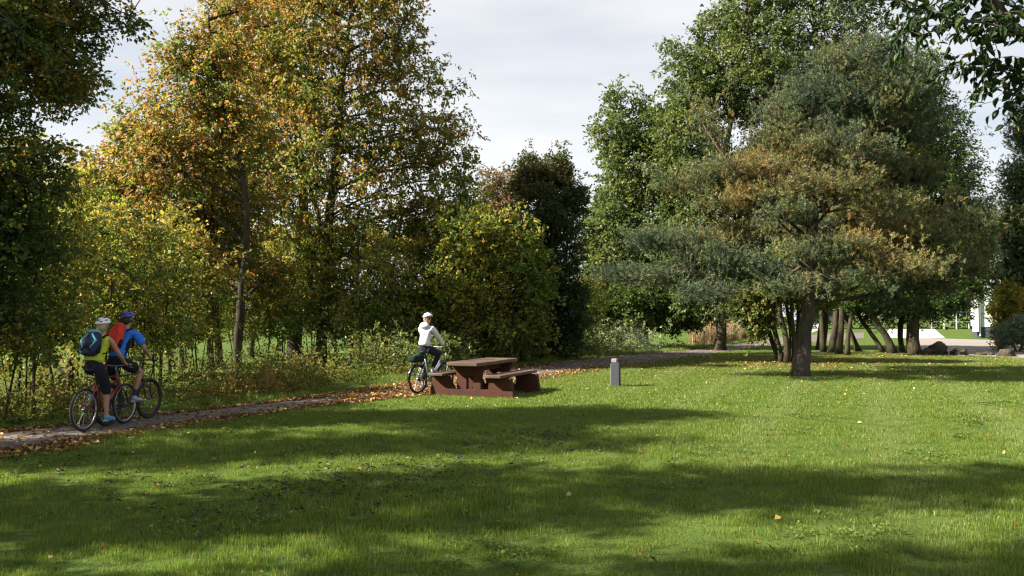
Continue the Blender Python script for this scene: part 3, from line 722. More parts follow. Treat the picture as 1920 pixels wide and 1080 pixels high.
make_tree('maple_tree', 'thin young maple behind the cyclists\' heads with yellow leaves', 'tree',
    [TR([(128, 760), (138, 640), (150, 560), (160, 470), (170, 420)], [0.091, 0.078, 0.065, 0.030, 0.015], 19.5), TR([(100, 765), (95, 690), (70, 600), (60, 520)], [0.046, 0.030, 0.025, 0.012], 19)],
    [EL(19.5, 140, 500, 75, 60, dY=1.6), EL(19.5, 90, 440, 60, 50, dY=1.6), EL(19.5, 60, 560, 55, 45, dY=1.6), EL(19.5, 200, 560, 60, 40, dY=1.6), EL(19.5, 170, 400, 50, 35, dY=1.6), EL(19.5, 20, 500, 60, 70, dY=1.6), EL(19.5, 110, 600, 60, 40, dY=1.6), EL(19.5, 20, 610, 50, 50, dY=1.6), EL(19.5, 60, 390, 60, 40, dY=1.6)],
    LEAF_YELLOW, BARK_CHERRY, seed=7, n1=24, n2=120, n3=356, per=18, leaf=(0.111, 0.072), spray=0.34, tint=(0.54, 0.28, 0.34), gap=0.6, gapf=1.2, tips=0.1, droop=0.6, group=CG)
make_tree('maple_tree', 'leaning maple left of the woman in white, thin trunk branching low', 'tree',
    [TR([(717, 681), (722, 600), (738, 500), (755, 400)], [0.111, 0.098, 0.065, 0.020], 33.5), TR([(720, 681), (735, 620), (770, 540), (790, 470)], [0.078, 0.065, 0.046, 0.015], 33.8)],
    [EL(33.5, 740, 460, 75, 60, dY=1.6), EL(33.5, 800, 420, 65, 60, dY=1.6), EL(33.5, 700, 560, 60, 38, dY=1.6), EL(33.5, 780, 540, 55, 45, dY=1.6), EL(33.5, 840, 370, 50, 50), EL(33.5, 880, 420, 55, 60), EL(33.5, 865, 510, 50, 60), EL(33.5, 760, 590, 60, 36, dY=1.6), EL(33.5, 690, 480, 70, 50, dY=1.6), EL(33.5, 820, 560, 45, 60, dY=1.6), EL(33.5, 830, 480, 50, 50, dY=1.6)],
    LEAF_YELLOW, BARK_CHERRY, seed=8, n1=26, n2=150, n3=466, per=18, leaf=(0.156, 0.098), spray=0.47, tint=(0.30, 0.22, 0.26), gap=0.6, gapf=1.2, tips=0.12, droop=0.6, group=CG)
make_tree('maple_tree', 'pole-thin pair of stems between the forked cherry and the leaning maple', 'tree',
    [TR([(660, 688), (662, 600), (672, 500), (680, 420)], [0.065, 0.058, 0.046, 0.015], 31.5), TR([(676, 691), (680, 600), (700, 520)], [0.065, 0.052, 0.020], 31)],
    [EL(31, 670, 460, 55, 55, dY=1.6), EL(31, 640, 560, 50, 35, dY=1.6), EL(31, 700, 520, 45, 40, dY=1.6), EL(31, 560, 580, 60, 32, dY=1.6), EL(31, 620, 500, 60, 45, dY=1.6), EL(31, 680, 590, 50, 26, dY=1.6)],
    LEAF_YELLOW, BARK_CHERRY, seed=9, n1=20, n2=90, n3=260, per=18, leaf=(0.150, 0.091), spray=0.45, tint=(0.32, 0.22, 0.26), gap=0.6, gapf=1.2, tips=0.1, droop=0.6, group=CG)
make_tree('maple_tree', 'half-hidden maple behind the twin stems with low yellow boughs', 'tree',
    [TR([(470, 672), (478, 600), (500, 520), (520, 440)], [0.117, 0.104, 0.078, 0.020], 38)],
    [EL(38, 480, 500, 70, 50, dY=1.6), EL(38, 540, 520, 60, 50, dY=1.6), EL(38, 430, 540, 60, 40, dY=1.6), EL(38, 500, 590, 70, 30, dY=1.6), EL(38, 580, 560, 60, 40, dY=1.6), EL(38, 400, 590, 60, 26, dY=1.6)],
    LEAF_YELLOW, BARK_CHERRY, seed=10, n1=20, n2=110, n3=328, per=18, leaf=(0.169, 0.111), spray=0.53, tint=(0.38, 0.22, 0.26), gap=0.6, gapf=1.2, tips=0.1, droop=0.6, group=CG)

EL_RD = 0.95
# thin saplings and suckers between the trees: one built, the rest copied
sap0 = make_tree('sapling', 'slender sapling', 'sapling', [([(0, 0, 0), (0.1, 0, 1.2), (0.05, 0.1, 2.4), (0.25, 0.1, 3.7)], [0.028, 0.024, 0.018, 0.006]), ([(0.15, 0.1, 0), (0.4, 0.1, 1.2), (0.7, 0.2, 2.6)], [0.018, 0.014, 0.005]), ([(-0.12, 0, 0), (-0.35, 0, 1.3), (-0.55, -0.1, 2.4)], [0.016, 0.012, 0.005])],
    [((0.1, 0, 2.6), (1.1, 1.0, 1.0)), ((0.3, 0, 3.5), (0.7, 0.7, 0.7)), ((-0.3, 0, 1.6), (0.9, 0.8, 0.6)), ((0.5, 0, 1.5), (0.8, 0.7, 0.5))],
    LEAF_YELLOW, BARK_CHERRY, seed=11, n1=14, n2=60, n3=170, per=26, leaf=(0.09, 0.055), spray=0.26, tint=(0.54, 0.28, 0.36), gap=0.5, gapf=1.6, tips=0.1, droop=0.6, low=0.5, twig_r=0.0035)
SAPS = [(30, 770, 1.0, 'sapling under the oak at the far left edge'), (62, 775, 1.15, 'sapling with straight stem left of the cyclists, near the oak'), (205, 752, 1.1, 'sapling directly behind the woman in yellow'), (262, 738, 1.0, 'sapling leaning behind the front wheel of the man in blue'),
        (300, 728, 1.1, 'sapling between the man in blue and the small yellow maple'), (370, 706, 1.0, 'sapling between the yellow maple and the twin-stemmed cherry'), (500, 690, 1.05, 'sapling in the gap right of the slim leaning cherry'),
        (530, 676, 1.2, 'sapling at the foot of the thick-stemmed cherry'), (632, 684, 1.0, 'sapling just right of the forked cherry'), (695, 690, 1.1, 'sapling left of the leaning maple'), (748, 684, 1.0, 'sapling behind the rear wheel of the woman in white'),
        (790, 682, 1.1, 'sapling behind the woman in white'), (822, 680, 1.0, 'sapling between the woman in white and the hazel'), (160, 745, 1.2, 'sapling behind the yellow jersey, left of the thin maple'), (440, 676, 1.3, 'tall sapling set back behind the slim leaning cherry'),
        (-20, 790, 1.2, 'sapling cut by the left edge of the picture'), (585, 664, 1.3, 'sapling between the two stout cherry trunks'), (350, 690, 1.3, 'sapling set back behind the small yellow maple'), (1090, 664, 1.0, 'sapling right of the hawthorn'), (852, 683, 1.45, 'tall sapling at the left side of the hazel clump'), (978, 683, 1.3, 'tall sapling in front of the gap between hazel and hawthorn'), (915, 686, 1.0, 'sapling in front of the hazel, directly behind the table top')]
for i, (sx, sy, ss, lb) in enumerate(SAPS):
    o = sap0 if i == 0 else copy_tree(sap0); p_ = gp(sx, sy); o.location = (p_.x, p_.y, 0); o.rotation_euler = (0, 0, i * 2.1); o.scale = (ss, ss, ss * (1 + 0.1 * math.sin(i * 3)))
    o['label'] = 'slender ' + lb; o['group'] = 'saplings under the row of trees'

# the oak on the left
make_tree('oak_tree', 'dark green oak at the left edge with branches reaching out over the path', 'tree',
    [TR([(-110, 802), (-100, 600), (-80, 400), (-40, 200), (10, 20)], [0.24, 0.2, 0.17, 0.12, 0.06], 14.6)],
    [EL(14.6, 20, 110, 120, 130, 1.9, -.4), EL(14.6, 110, 30, 110, 65), EL(14.6, 205, 40, 62, 20), EL(14.6, 120, 160, 60, 32), EL(14.6, -70, 60, 150, 170, 2.0, -.4), EL(14.6, 50, 300, 75, 70), EL(14.6, 10, 440, 95, 75), EL(14.6, -80, 420, 120, 150), EL(14.6, 15, 590, 60, 55), EL(14.6, -50, 640, 60, 60), EL(14.6, 90, 350, 30, 20), EL(14.6, -30, -90, 200, 80)],
    LEAF_OAK, BARK_GREY, seed=12, n1=44, n2=330, n3=1500, per=36, leaf=(0.085, 0.052), spray=0.24, tint=(0.42, 0.3, 0.36), gap=0.62, gapf=1.5, tips=0.08, droop=0.2)

# hazel clump behind the table, hawthorn beside it, tan tree far behind
make_tree('hazel', 'bushy yellow-green hazel clump of many thin stems right behind the table', 'shrub',
    [TR([(x, 674), (x + dx * .4, 600), (x + dx, 500), (x + dx * 1.2, 430)], [0.045, 0.04, 0.03, 0.012], 32.5 + dy, [0, 0, .2, .4]) for x, dx, dy in ((868, -30, 0), (884, -12, .4), (905, 0, -.3), (921, 10, .5), (941, 20, 0), (953, 25, .4), (845, -30, .3))],
    [EL(32.5, 935, 540, 70, 60, 1.6), EL(32.5, 860, 560, 60, 75), EL(32.5, 955, 445, 38, 60, 1.0), EL(32.5, 885, 470, 45, 60, 1.0), EL(32.5, 915, 395, 22, 40), EL(32.5, 1000, 430, 18, 30), EL(32.5, 930, 620, 80, 40), EL(32.5, 990, 560, 30, 60), EL(32.5, 845, 640, 50, 30), EL(32.5, 800, 590, 40, 50), EL(32.5, 975, 480, 25, 40)],
    LEAF_YELLOW, BARK_GREY, seed=14, n1=36, n2=240, n3=1045, per=24, leaf=(0.15, 0.105), spray=0.42, tint=(0.34, 0.26, 0.30), grad=lambda W: np.clip((W[:, 2] - 4.0) / 3, 0, 1) * 0.10, gap=0.7, gapf=1.3, tips=0.35)
make_tree('hawthorn', 'dark dense hawthorn with russet top right of the yellow hazel', 'tree',
    [TR([(1019, 673), (1024, 600), (1034, 480), (1036, 360)], [0.14, 0.11, 0.08, 0.03], 36.5), TR([(1030, 671), (1050, 580), (1062, 480)], [0.09, 0.07, 0.03], 36.8)],
    [EL(37, 1028, 370, 60, 52), EL(37, 1040, 460, 52, 70), EL(37, 1050, 570, 45, 70), EL(37, 1005, 600, 45, 50), EL(37, 985, 345, 22, 34), EL(37, 1055, 315, 14, 20), EL(37, 1000, 312, 12, 18), EL(37, 1080, 380, 18, 30), EL(37, 1030, 322, 40, 16), EL(37, 1000, 480, 40, 60), EL(37, 1060, 635, 30, 22)],
    LEAF_HAW, BARK_ALDER, seed=15, n1=34, n2=240, n3=1755, per=46, leaf=(0.10, 0.07), spray=0.30, tint=(0.22, 0.2, 0.26), grad=lambda W: np.clip((W[:, 2] - 5.2) / 2, 0, 1) * 0.36, gap=0.62, gapf=1.5, tips=0.3)
make_tree('rowan', 'pale pinkish tan tree far behind, between the cherry and the hawthorn', 'tree',
    [TR([(930, 655), (932, 520), (935, 380)], [0.16, 0.12, 0.03], 50)],
    [EL(50, 935, 400, 50, 55), EL(50, 960, 350, 40, 30), EL(50, 915, 340, 22, 26), EL(50, 920, 480, 60, 60)],
    LEAF_HAW, BARK_GREY, seed=16, n1=20, n2=120, n3=702, per=34, leaf=(0.13, 0.08), spray=0.42, tint=(0.88, 0.15, 0.2), gap=0.4, tips=0.2)

# tall alders and willows behind on the right
GG = 'tall green trees behind the pine'
make_tree('willow_tree', 'pale green leafy tree with a spiky top, leftmost behind the pine', 'tree',
    [TR([(1160, 652), (1165, 520), (1160, 380), (1155, 200)], [0.18, 0.14, 0.09, 0.02], 49)],
    [EL(49, 1152, 250, 44, 50), EL(49, 1155, 185, 14, 30), EL(49, 1205, 330, 80, 80), EL(49, 1150, 430, 45, 80), EL(49, 1200, 470, 80, 70), EL(49, 1130, 540, 45, 45), EL(49, 1230, 250, 40, 50), EL(49, 1200, 200, 20, 20), EL(49, 1190, 585, 90, 30), EL(49, 1115, 470, 18, 60)],
    LEAF_GREEN, BARK_GREY, seed=21, n1=40, n2=300, n3=2025, per=30, leaf=(0.175, 0.11), spray=0.52, tint=(0.52, 0.18, 0.26), gap=0.45, gapf=1.0, tips=0.18, group=GG)
make_tree('alder_tree', 'tall broad green tree rising above the pine with a stepped left side', 'tree',
    [TR([(1352, 650), (1356, 500), (1360, 300), (1400, 60)], [0.28, 0.22, 0.16, 0.05], 46), TR([(1356, 650), (1330, 520), (1290, 360), (1290, 220)], [0.18, 0.14, 0.09, 0.03], 46.5)],
    [EL(47, 1300, 150, 55, 65), EL(47, 1290, 260, 65, 100), EL(47, 1400, 130, 100, 110), EL(47, 1345, 60, 45, 50), EL(47, 1410, -20, 75, 60), EL(47, 1330, 350, 110, 90), EL(47, 1290, 450, 90, 70), EL(47, 1262, 90, 22, 20), EL(47, 1400, 480, 90, 80), EL(47, 1330, 560, 90, 40)],
    LEAF_GREEN, BARK_ALDER, seed=22, n1=50, n2=380, n3=2835, per=30, leaf=(0.17, 0.105), spray=0.52, tint=(0.46, 0.22, 0.26), gap=0.42, gapf=1.0, tips=0.16, group=GG)
make_tree('alder_tree', 'green tree whose crown fills the top centre right behind the pine', 'tree',
    [TR([(1540, 652), (1545, 500), (1520, 300), (1530, 60)], [0.26, 0.2, 0.14, 0.05], 47)],
    [EL(47, 1540, 50, 115, 90), EL(47, 1480, 200, 90, 110), EL(47, 1580, 180, 90, 100), EL(47, 1530, -60, 130, 60), EL(47, 1520, 360, 120, 100), EL(47, 1530, 480, 110, 80)],
    LEAF_GREEN, BARK_ALDER, seed=23, n1=40, n2=300, n3=2025, per=30, leaf=(0.175, 0.11), spray=0.55, tint=(0.38, 0.22, 0.28), gap=0.4, gapf=1.0, tips=0.14, group=GG)
make_tree('alder_tree', 'dark green tree sloping down on the right side behind the pine', 'tree',
    [TR([(1714, 663), (1712, 600), (1715, 450), (1700, 250), (1690, 100)], [0.30, 0.28, 0.2, 0.12, 0.04], 42)],
    [EL(43, 1700, 150, 70, 70), EL(43, 1745, 230, 60, 65), EL(43, 1780, 320, 55, 70), EL(43, 1720, 350, 90, 90), EL(43, 1790, 430, 55, 60), EL(43, 1740, 480, 90, 60), EL(43, 1650, 260, 80, 90), EL(43, 1660, 420, 80, 80), EL(43, 1825, 360, 25, 50), EL(43, 1770, 545, 45, 28), EL(43, 1700, 560, 60, 26)],
    LEAF_OAK, BARK_ALDER, seed=24, n1=44, n2=330, n3=2430, per=42, leaf=(0.125, 0.075), spray=0.42, tint=(0.42, 0.22, 0.25), gap=0.42, gapf=1.0, tips=0.16, group=GG)
make_tree('alder_tree', 'dark rounded tree right of the pine, low boughs over the road', 'tree',
    [TR([(1692, 662), (1690, 600), (1730, 520), (1790, 440)], [0.13, 0.12, 0.09, 0.03], 43)],
    [EL(42, 1800, 470, 50, 55), EL(42, 1790, 545, 50, 34), EL(42, 1740, 565, 50, 26), EL(42, 1830, 420, 30, 40), EL(42, 1820, 510, 26, 40)],
    LEAF_OAK, BARK_ALDER, seed=25, n1=24, n2=160, n3=1080, per=44, leaf=(0.12, 0.075), spray=0.38, tint=(0.36, 0.22, 0.25), gap=0.2, tips=0.1, group=GG)

# small tree and shrubs along the far side of the path
make_tree('crab_apple', 'small low-branching tree with a dark trunk beyond the path above the bollard', 'tree',
    [TR([(1210, 653), (1211, 610), (1206, 570), (1190, 540)], [0.16, 0.14, 0.1, 0.03], 48), TR([(1211, 650), (1190, 615), (1150, 580), (1110, 565)], [0.07, 0.06, 0.04, 0.015], 48)],
    [EL(48, 1190, 560, 70, 30), EL(48, 1125, 585, 45, 30), EL(48, 1255, 590, 45, 30), EL(48, 1170, 610, 40, 16), EL(48, 1300, 590, 30, 26)],
    LEAF_OAK, BARK_ALDER, seed=26, n1=26, n2=150, n3=945, per=40, leaf=(0.13, 0.085), spray=0.36, tint=(0.42, 0.24, 0.3), gap=0.3, tips=0.08)

# clump of leaning stems left of the pine trunk
make_tree('alder_clump', 'clump of seven mossy stems from one base left of the pine trunk', 'tree',
    [TR([(1463, 680), (1447, 640), (1437, 600), (1434, 560), (1440, 500)], [0.10, 0.09, 0.08, 0.07, 0.04], 34.0),
     TR([(1468, 682), (1455, 630), (1449, 590), (1452, 520)], [0.11, 0.09, 0.08, 0.04], 33.6),
     TR([(1476, 682), (1474, 630), (1462, 580), (1468, 500)], [0.12, 0.11, 0.10, 0.05], 33.4),
     TR([(1482, 680), (1483, 620), (1474, 570), (1480, 500)], [0.08, 0.07, 0.07, 0.04], 34.2),
     TR([(1486, 683), (1488, 630), (1484, 580), (1496, 500)], [0.10, 0.09, 0.08, 0.04], 33.6),
     TR([(1492, 681), (1496, 620), (1498, 560), (1510, 490)], [0.09, 0.08, 0.07, 0.04], 34.4),
     TR([(1488, 678), (1506, 600), (1516, 540), (1540, 480)], [0.08, 0.08, 0.07, 0.03], 35)],
    [EL(34, 1420, 590, 34, 26), EL(34, 1395, 575, 24, 22), EL(34, 1440, 540, 50, 30), EL(34, 1500, 500, 70, 45), EL(34, 1530, 560, 40, 20), EL(34, 1425, 625, 14, 14)],
    LEAF_GREEN, BARK_ALDER, seed=27, n1=24, n2=150, n3=756, per=40, leaf=(0.115, 0.085), spray=0.28, tint=(0.66, 0.2, 0.24), gap=0.2, tips=0.05, low=1.0)

# the line of trunks behind the pine
SG = 'trunks in a line behind the pine'
def stem(label, pts, rads, Y, ell, seed, n3=229, tint=(0.4, 0.2, 0.25)):
    make_tree('alder_tree', label, 'tree', [TR(pts, rads, Y)], ell, LEAF_OAK, BARK_ALDER, seed=seed, group=SG, n1=10, n2=50, n3=n3, per=36, leaf=(0.12, 0.08), spray=0.36, tint=tint, gap=0.2, low=1.6)
stem('pale straight stem first to the right of the pine trunk', [(1543, 660), (1542, 610), (1540, 560), (1545, 480)], [0.15, 0.13, 0.12, 0.05], 43.5, [EL(43, 1545, 530, 35, 30), EL(43, 1530, 480, 50, 40)], 31)
stem('upright dark trunk, left one of the close pair behind the pine', [(1560, 661), (1567, 600), (1572, 540), (1575, 460)], [0.17, 0.15, 0.13, 0.05], 42.8, [EL(43, 1580, 520, 35, 30), EL(43, 1590, 470, 50, 40)], 32)
stem('upright brown trunk, right one of the close pair behind the pine', [(1572, 664), (1577, 610), (1580, 550), (1590, 480)], [0.17, 0.13, 0.11, 0.05], 41.8, [EL(42, 1595, 540, 30, 26), EL(42, 1610, 490, 50, 40)], 33)
stem('crooked thin trunk standing nearest in the line, twigs at its foot', [(1588, 667), (1590, 630), (1597, 590), (1602, 540)], [0.12, 0.10, 0.08, 0.04], 40, [EL(40, 1605, 550, 30, 24), EL(40, 1602, 622, 14, 12)], 34)
stem('stump-footed stem leaning left low behind the crooked one', [(1612, 660), (1600, 635), (1586, 600), (1580, 560)], [0.16, 0.11, 0.09, 0.05], 44, [EL(44, 1620, 560, 40, 26), EL(44, 1625, 610, 22, 14)], 35)
stem('long thin stem leaning far left across the grass gap', [(1658, 661), (1640, 635), (1615, 600), (1595, 560), (1580, 500)], [0.12, 0.10, 0.085, 0.07, 0.04], 43, [EL(43, 1640, 560, 40, 26), EL(43, 1670, 610, 20, 14)], 36)
stem('stout fork-based trunk leaning left with two limbs', [(1676, 663), (1664, 635), (1640, 600), (1610, 565), (1590, 530)], [0.22, 0.16, 0.14, 0.11, 0.05], 42, [EL(42, 1680, 560, 45, 28), EL(42, 1640, 540, 35, 30)], 37)

# ---------------------------------------------------------------- the pine
YP = 26.7
def PE(x, y, rx, ry, d=0.0, rd=None):
    s = (YP + d) / F; return (px(x, y, YP + d), (rx * s, rd if rd is not None else rx * s * 0.8, ry * s))
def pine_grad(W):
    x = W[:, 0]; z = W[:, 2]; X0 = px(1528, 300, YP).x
    # cone-laden and yellowing boughs: left middle, right low; blue-green tips on top and at the lower left
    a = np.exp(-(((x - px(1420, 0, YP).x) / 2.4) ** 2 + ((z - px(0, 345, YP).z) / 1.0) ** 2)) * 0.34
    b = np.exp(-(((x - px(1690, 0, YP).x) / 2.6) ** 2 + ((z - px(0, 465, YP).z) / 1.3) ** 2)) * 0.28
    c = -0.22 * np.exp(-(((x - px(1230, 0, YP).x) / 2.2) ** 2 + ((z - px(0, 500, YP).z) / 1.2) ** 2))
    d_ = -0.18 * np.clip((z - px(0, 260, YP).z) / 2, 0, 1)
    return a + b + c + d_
PT = make_tree('pine_tree', 'broad Scots pine with leaning trunk and layered blue-green and rusty boughs', 'tree',
    [TR([(1500, 706), (1508, 640), (1517, 560), (1524, 450), (1530, 330), (1545, 220), (1575, 120), (1600, 70)], [0.275, 0.215, 0.20, 0.175, 0.13, 0.09, 0.05, 0.02], YP)],
    [PE(1580, 130, 62.4, 38.0), PE(1660, 110, 46.8, 36.1, .6), PE(1610, 190, 98.8, 42.8), PE(1480, 225, 57.2, 29.6, -.5), PE(1550, 280, 98.8, 29.6, -1.2), PE(1550, 270, 104, 32.8, 1.8), PE(1320, 215, 22.88, 15.6), PE(1345, 250, 31.2, 14.0),
     PE(1400, 320, 114.4, 15.6, -.8), PE(1320, 345, 78, 17.2), PE(1440, 375, 88.4, 20.3, -1.2), PE(1440, 290, 62.4, 19.5, 0.5), PE(1690, 250, 83.2, 35.1, .8), PE(1640, 330, 93.6, 23.4, 1.0), PE(1720, 330, 52, 23.4, 1.2),
     PE(1290, 455, 104, 20.3, .3), PE(1215, 450, 43.68, 17.2, .5), PE(1250, 520, 109.2, 15.6, 0), PE(1180, 510, 46.8, 9.4, 0), PE(1400, 500, 78, 21.8, -1.0), PE(1380, 440, 62.4, 17.2, .8), PE(1330, 545, 62.4, 10.9, -1.6),
     PE(1590, 455, 78, 14.0, -2.2), PE(1700, 440, 83.2, 23.4, -1.2), PE(1790, 430, 62.4, 25.0, -.4), PE(1835, 410, 31.2, 20.3), PE(1788, 365, 20.8, 18.7, -.2), PE(1660, 500, 114.4, 15.6, -1.8), PE(1780, 500, 72.8, 21.8, -.6), PE(1580, 525, 78, 10.9, -2.4),
     PE(1470, 535, 52, 12.5, -2.0), PE(1550, 520, 124.8, 20.3, 2.8), PE(1500, 430, 93.6, 17.2, 2.6), PE(1680, 570, 52, 10.9, -.5), PE(1500, 200, 62.4, 46.8, 1.5), PE(1600, 420, 93.6, 23.4, 2.6), PE(1560, 350, 93.6, 23.4, -1.6), PE(1640, 390, 72.8, 18.7, -1.8), PE(1480, 400, 62.4, 17.2, -1.9), PE(1750, 400, 41.6, 20.3, -.8), PE(1600, 300, 72.8, 23.4, -1.6), PE(1540, 190, 62.4, 32.3, -.9), PE(1700, 180, 52, 38.0, .4), PE(1380, 385, 62.4, 14.0, -.4), PE(1340, 480, 72.8, 20.3, -.6), PE(1520, 470, 62.4, 14.0, -2.2), PE(1740, 540, 62.4, 14.0, -.4), PE(1840, 470, 31.2, 20.3, .4), PE(1450, 260, 41.6, 20.3, -.8)],
    LEAF_PINE, BARK_PINE, seed=41, n1=64, n2=480, n3=4300, per=230, leaf=(0.08, 0.012), spray=0.30, tint=(0.40, 0.30, 0.30), grad=pine_grad, gap=0.36, gapf=1.7, kind='pine', tips=0.28, low=1.6, twig_r=0.007, shell=1.4, trunk_sides=14)

# ---------------------------------------------------------------- right edge: spruce, golden shrub, silver bush
make_tree('spruce', 'dark conifer at the right edge with drooping ginger-green boughs', 'tree',
    [TR([(1955, 655), (1950, 500), (1945, 300), (1935, 190)], [0.24, 0.2, 0.1, 0.02], 47)],
    [EL(47, 1930, 250, 26, 50), EL(47, 1925, 340, 42, 45), EL(47, 1915, 430, 40, 50), EL(47, 1908, 510, 46, 45), EL(47, 1935, 570, 50, 40), EL(47, 1893, 545, 22, 24), EL(47, 1970, 420, 60, 120)],
    LEAF_SPRUCE, BARK_ALDER, seed=45, n1=44, n2=320, n3=2600, per=150, leaf=(0.11, 0.028), spray=0.40, tint=(0.50, 0.28, 0.3), kind='pine', tips=0.12, gap=0.2)
make_tree('golden_shrub', 'ginger and yellow shrub at the corner of the white building', 'shrub',
    [TR([(1882, 657), (1880, 620), (1884, 570)], [0.05, 0.04, 0.02], 46)],
    [EL(46, 1882, 580, 18, 26), EL(46, 1880, 622, 14, 22), EL(46, 1892, 560, 18, 30), EL(46, 1878, 648, 9, 9)],
    LEAF_YELLOW, BARK_GREY, seed=46, n1=14, n2=70, n3=405, per=40, leaf=(0.11, 0.07), spray=0.3, tint=(0.55, 0.22, 0.28), gap=0.1)
make_tree('silver_bush', 'rounded silvery green bush by the road at the right edge', 'shrub',
    [TR([(1905, 660), (1900, 640), (1895, 620)], [0.05, 0.04, 0.02], 44.5), TR([(1910, 660), (1920, 640), (1925, 620)], [0.05, 0.04, 0.02], 44.5)],
    [EL(44.5, 1895, 628, 24, 26), EL(44.5, 1915, 618, 26, 28), EL(44.5, 1940, 620, 28, 34)],
    LEAF_SILVER, BARK_GREY, seed=47, n1=14, n2=90, n3=702, per=42, leaf=(0.08, 0.035), spray=0.20, tint=(0.5, 0.3, 0.3), shell=3)

# ---------------------------------------------------------------- trees out of frame that throw the bands of shade
casters = []
o1 = make_tree('roadside_tree', 'broad-leaved tree outside the picture on the left, shading the lawn', 'tree',
    [([(0, 0, 0), (0.2, 0, 3), (-0.1, 0.1, 6), (0, 0, 10)], [0.24, 0.2, 0.14, 0.04])],
    [((0, 0, 5.0), (1.5, 1.5, 1.6)), ((0.2, 0, 7.2), (1.5, 1.5, 2.0)), ((0, 0, 9.9), (1.0, 1.0, 1.9)), ((0.2, .2, 3.6), (1.3, 1.2, .8))],
    LEAF_OAK, BARK_GREY, seed=50, n1=30, n2=180, n3=700, per=26, leaf=(0.12, 0.08), spray=0.36, tint=(0.4, 0.2, 0.25), gap=0.74, gapf=1.5, group='trees left of the picture')
spots = [(-11.4, 7.05, 1.0, 1.16), (-15.8, 10.2, 2.2, 1.15), (-16.5, 13.6, 0.4, 1.05), (-11.0, 3.7, 3.0, 1.08), (-10.5, 1.6, 4.0, 0.9)]
for i, (x, y, rz, s_) in enumerate(spots):
    o = o1 if i == 0 else copy_tree(o1)
    o.location = (x, y, 0); o.rotation_euler = (0, 0, rz); o.scale = (s_, s_, s_); o['label'] = ['narrow tree outside the picture on the left, level with the middle of the lawn', 'second-row tree outside the picture on the left, farther from the path', 'tree outside the picture on the left, just beyond the path', 'tree outside the picture at left, nearly level with the viewer', 'nearest shade tree, left of and behind the viewer'][i]

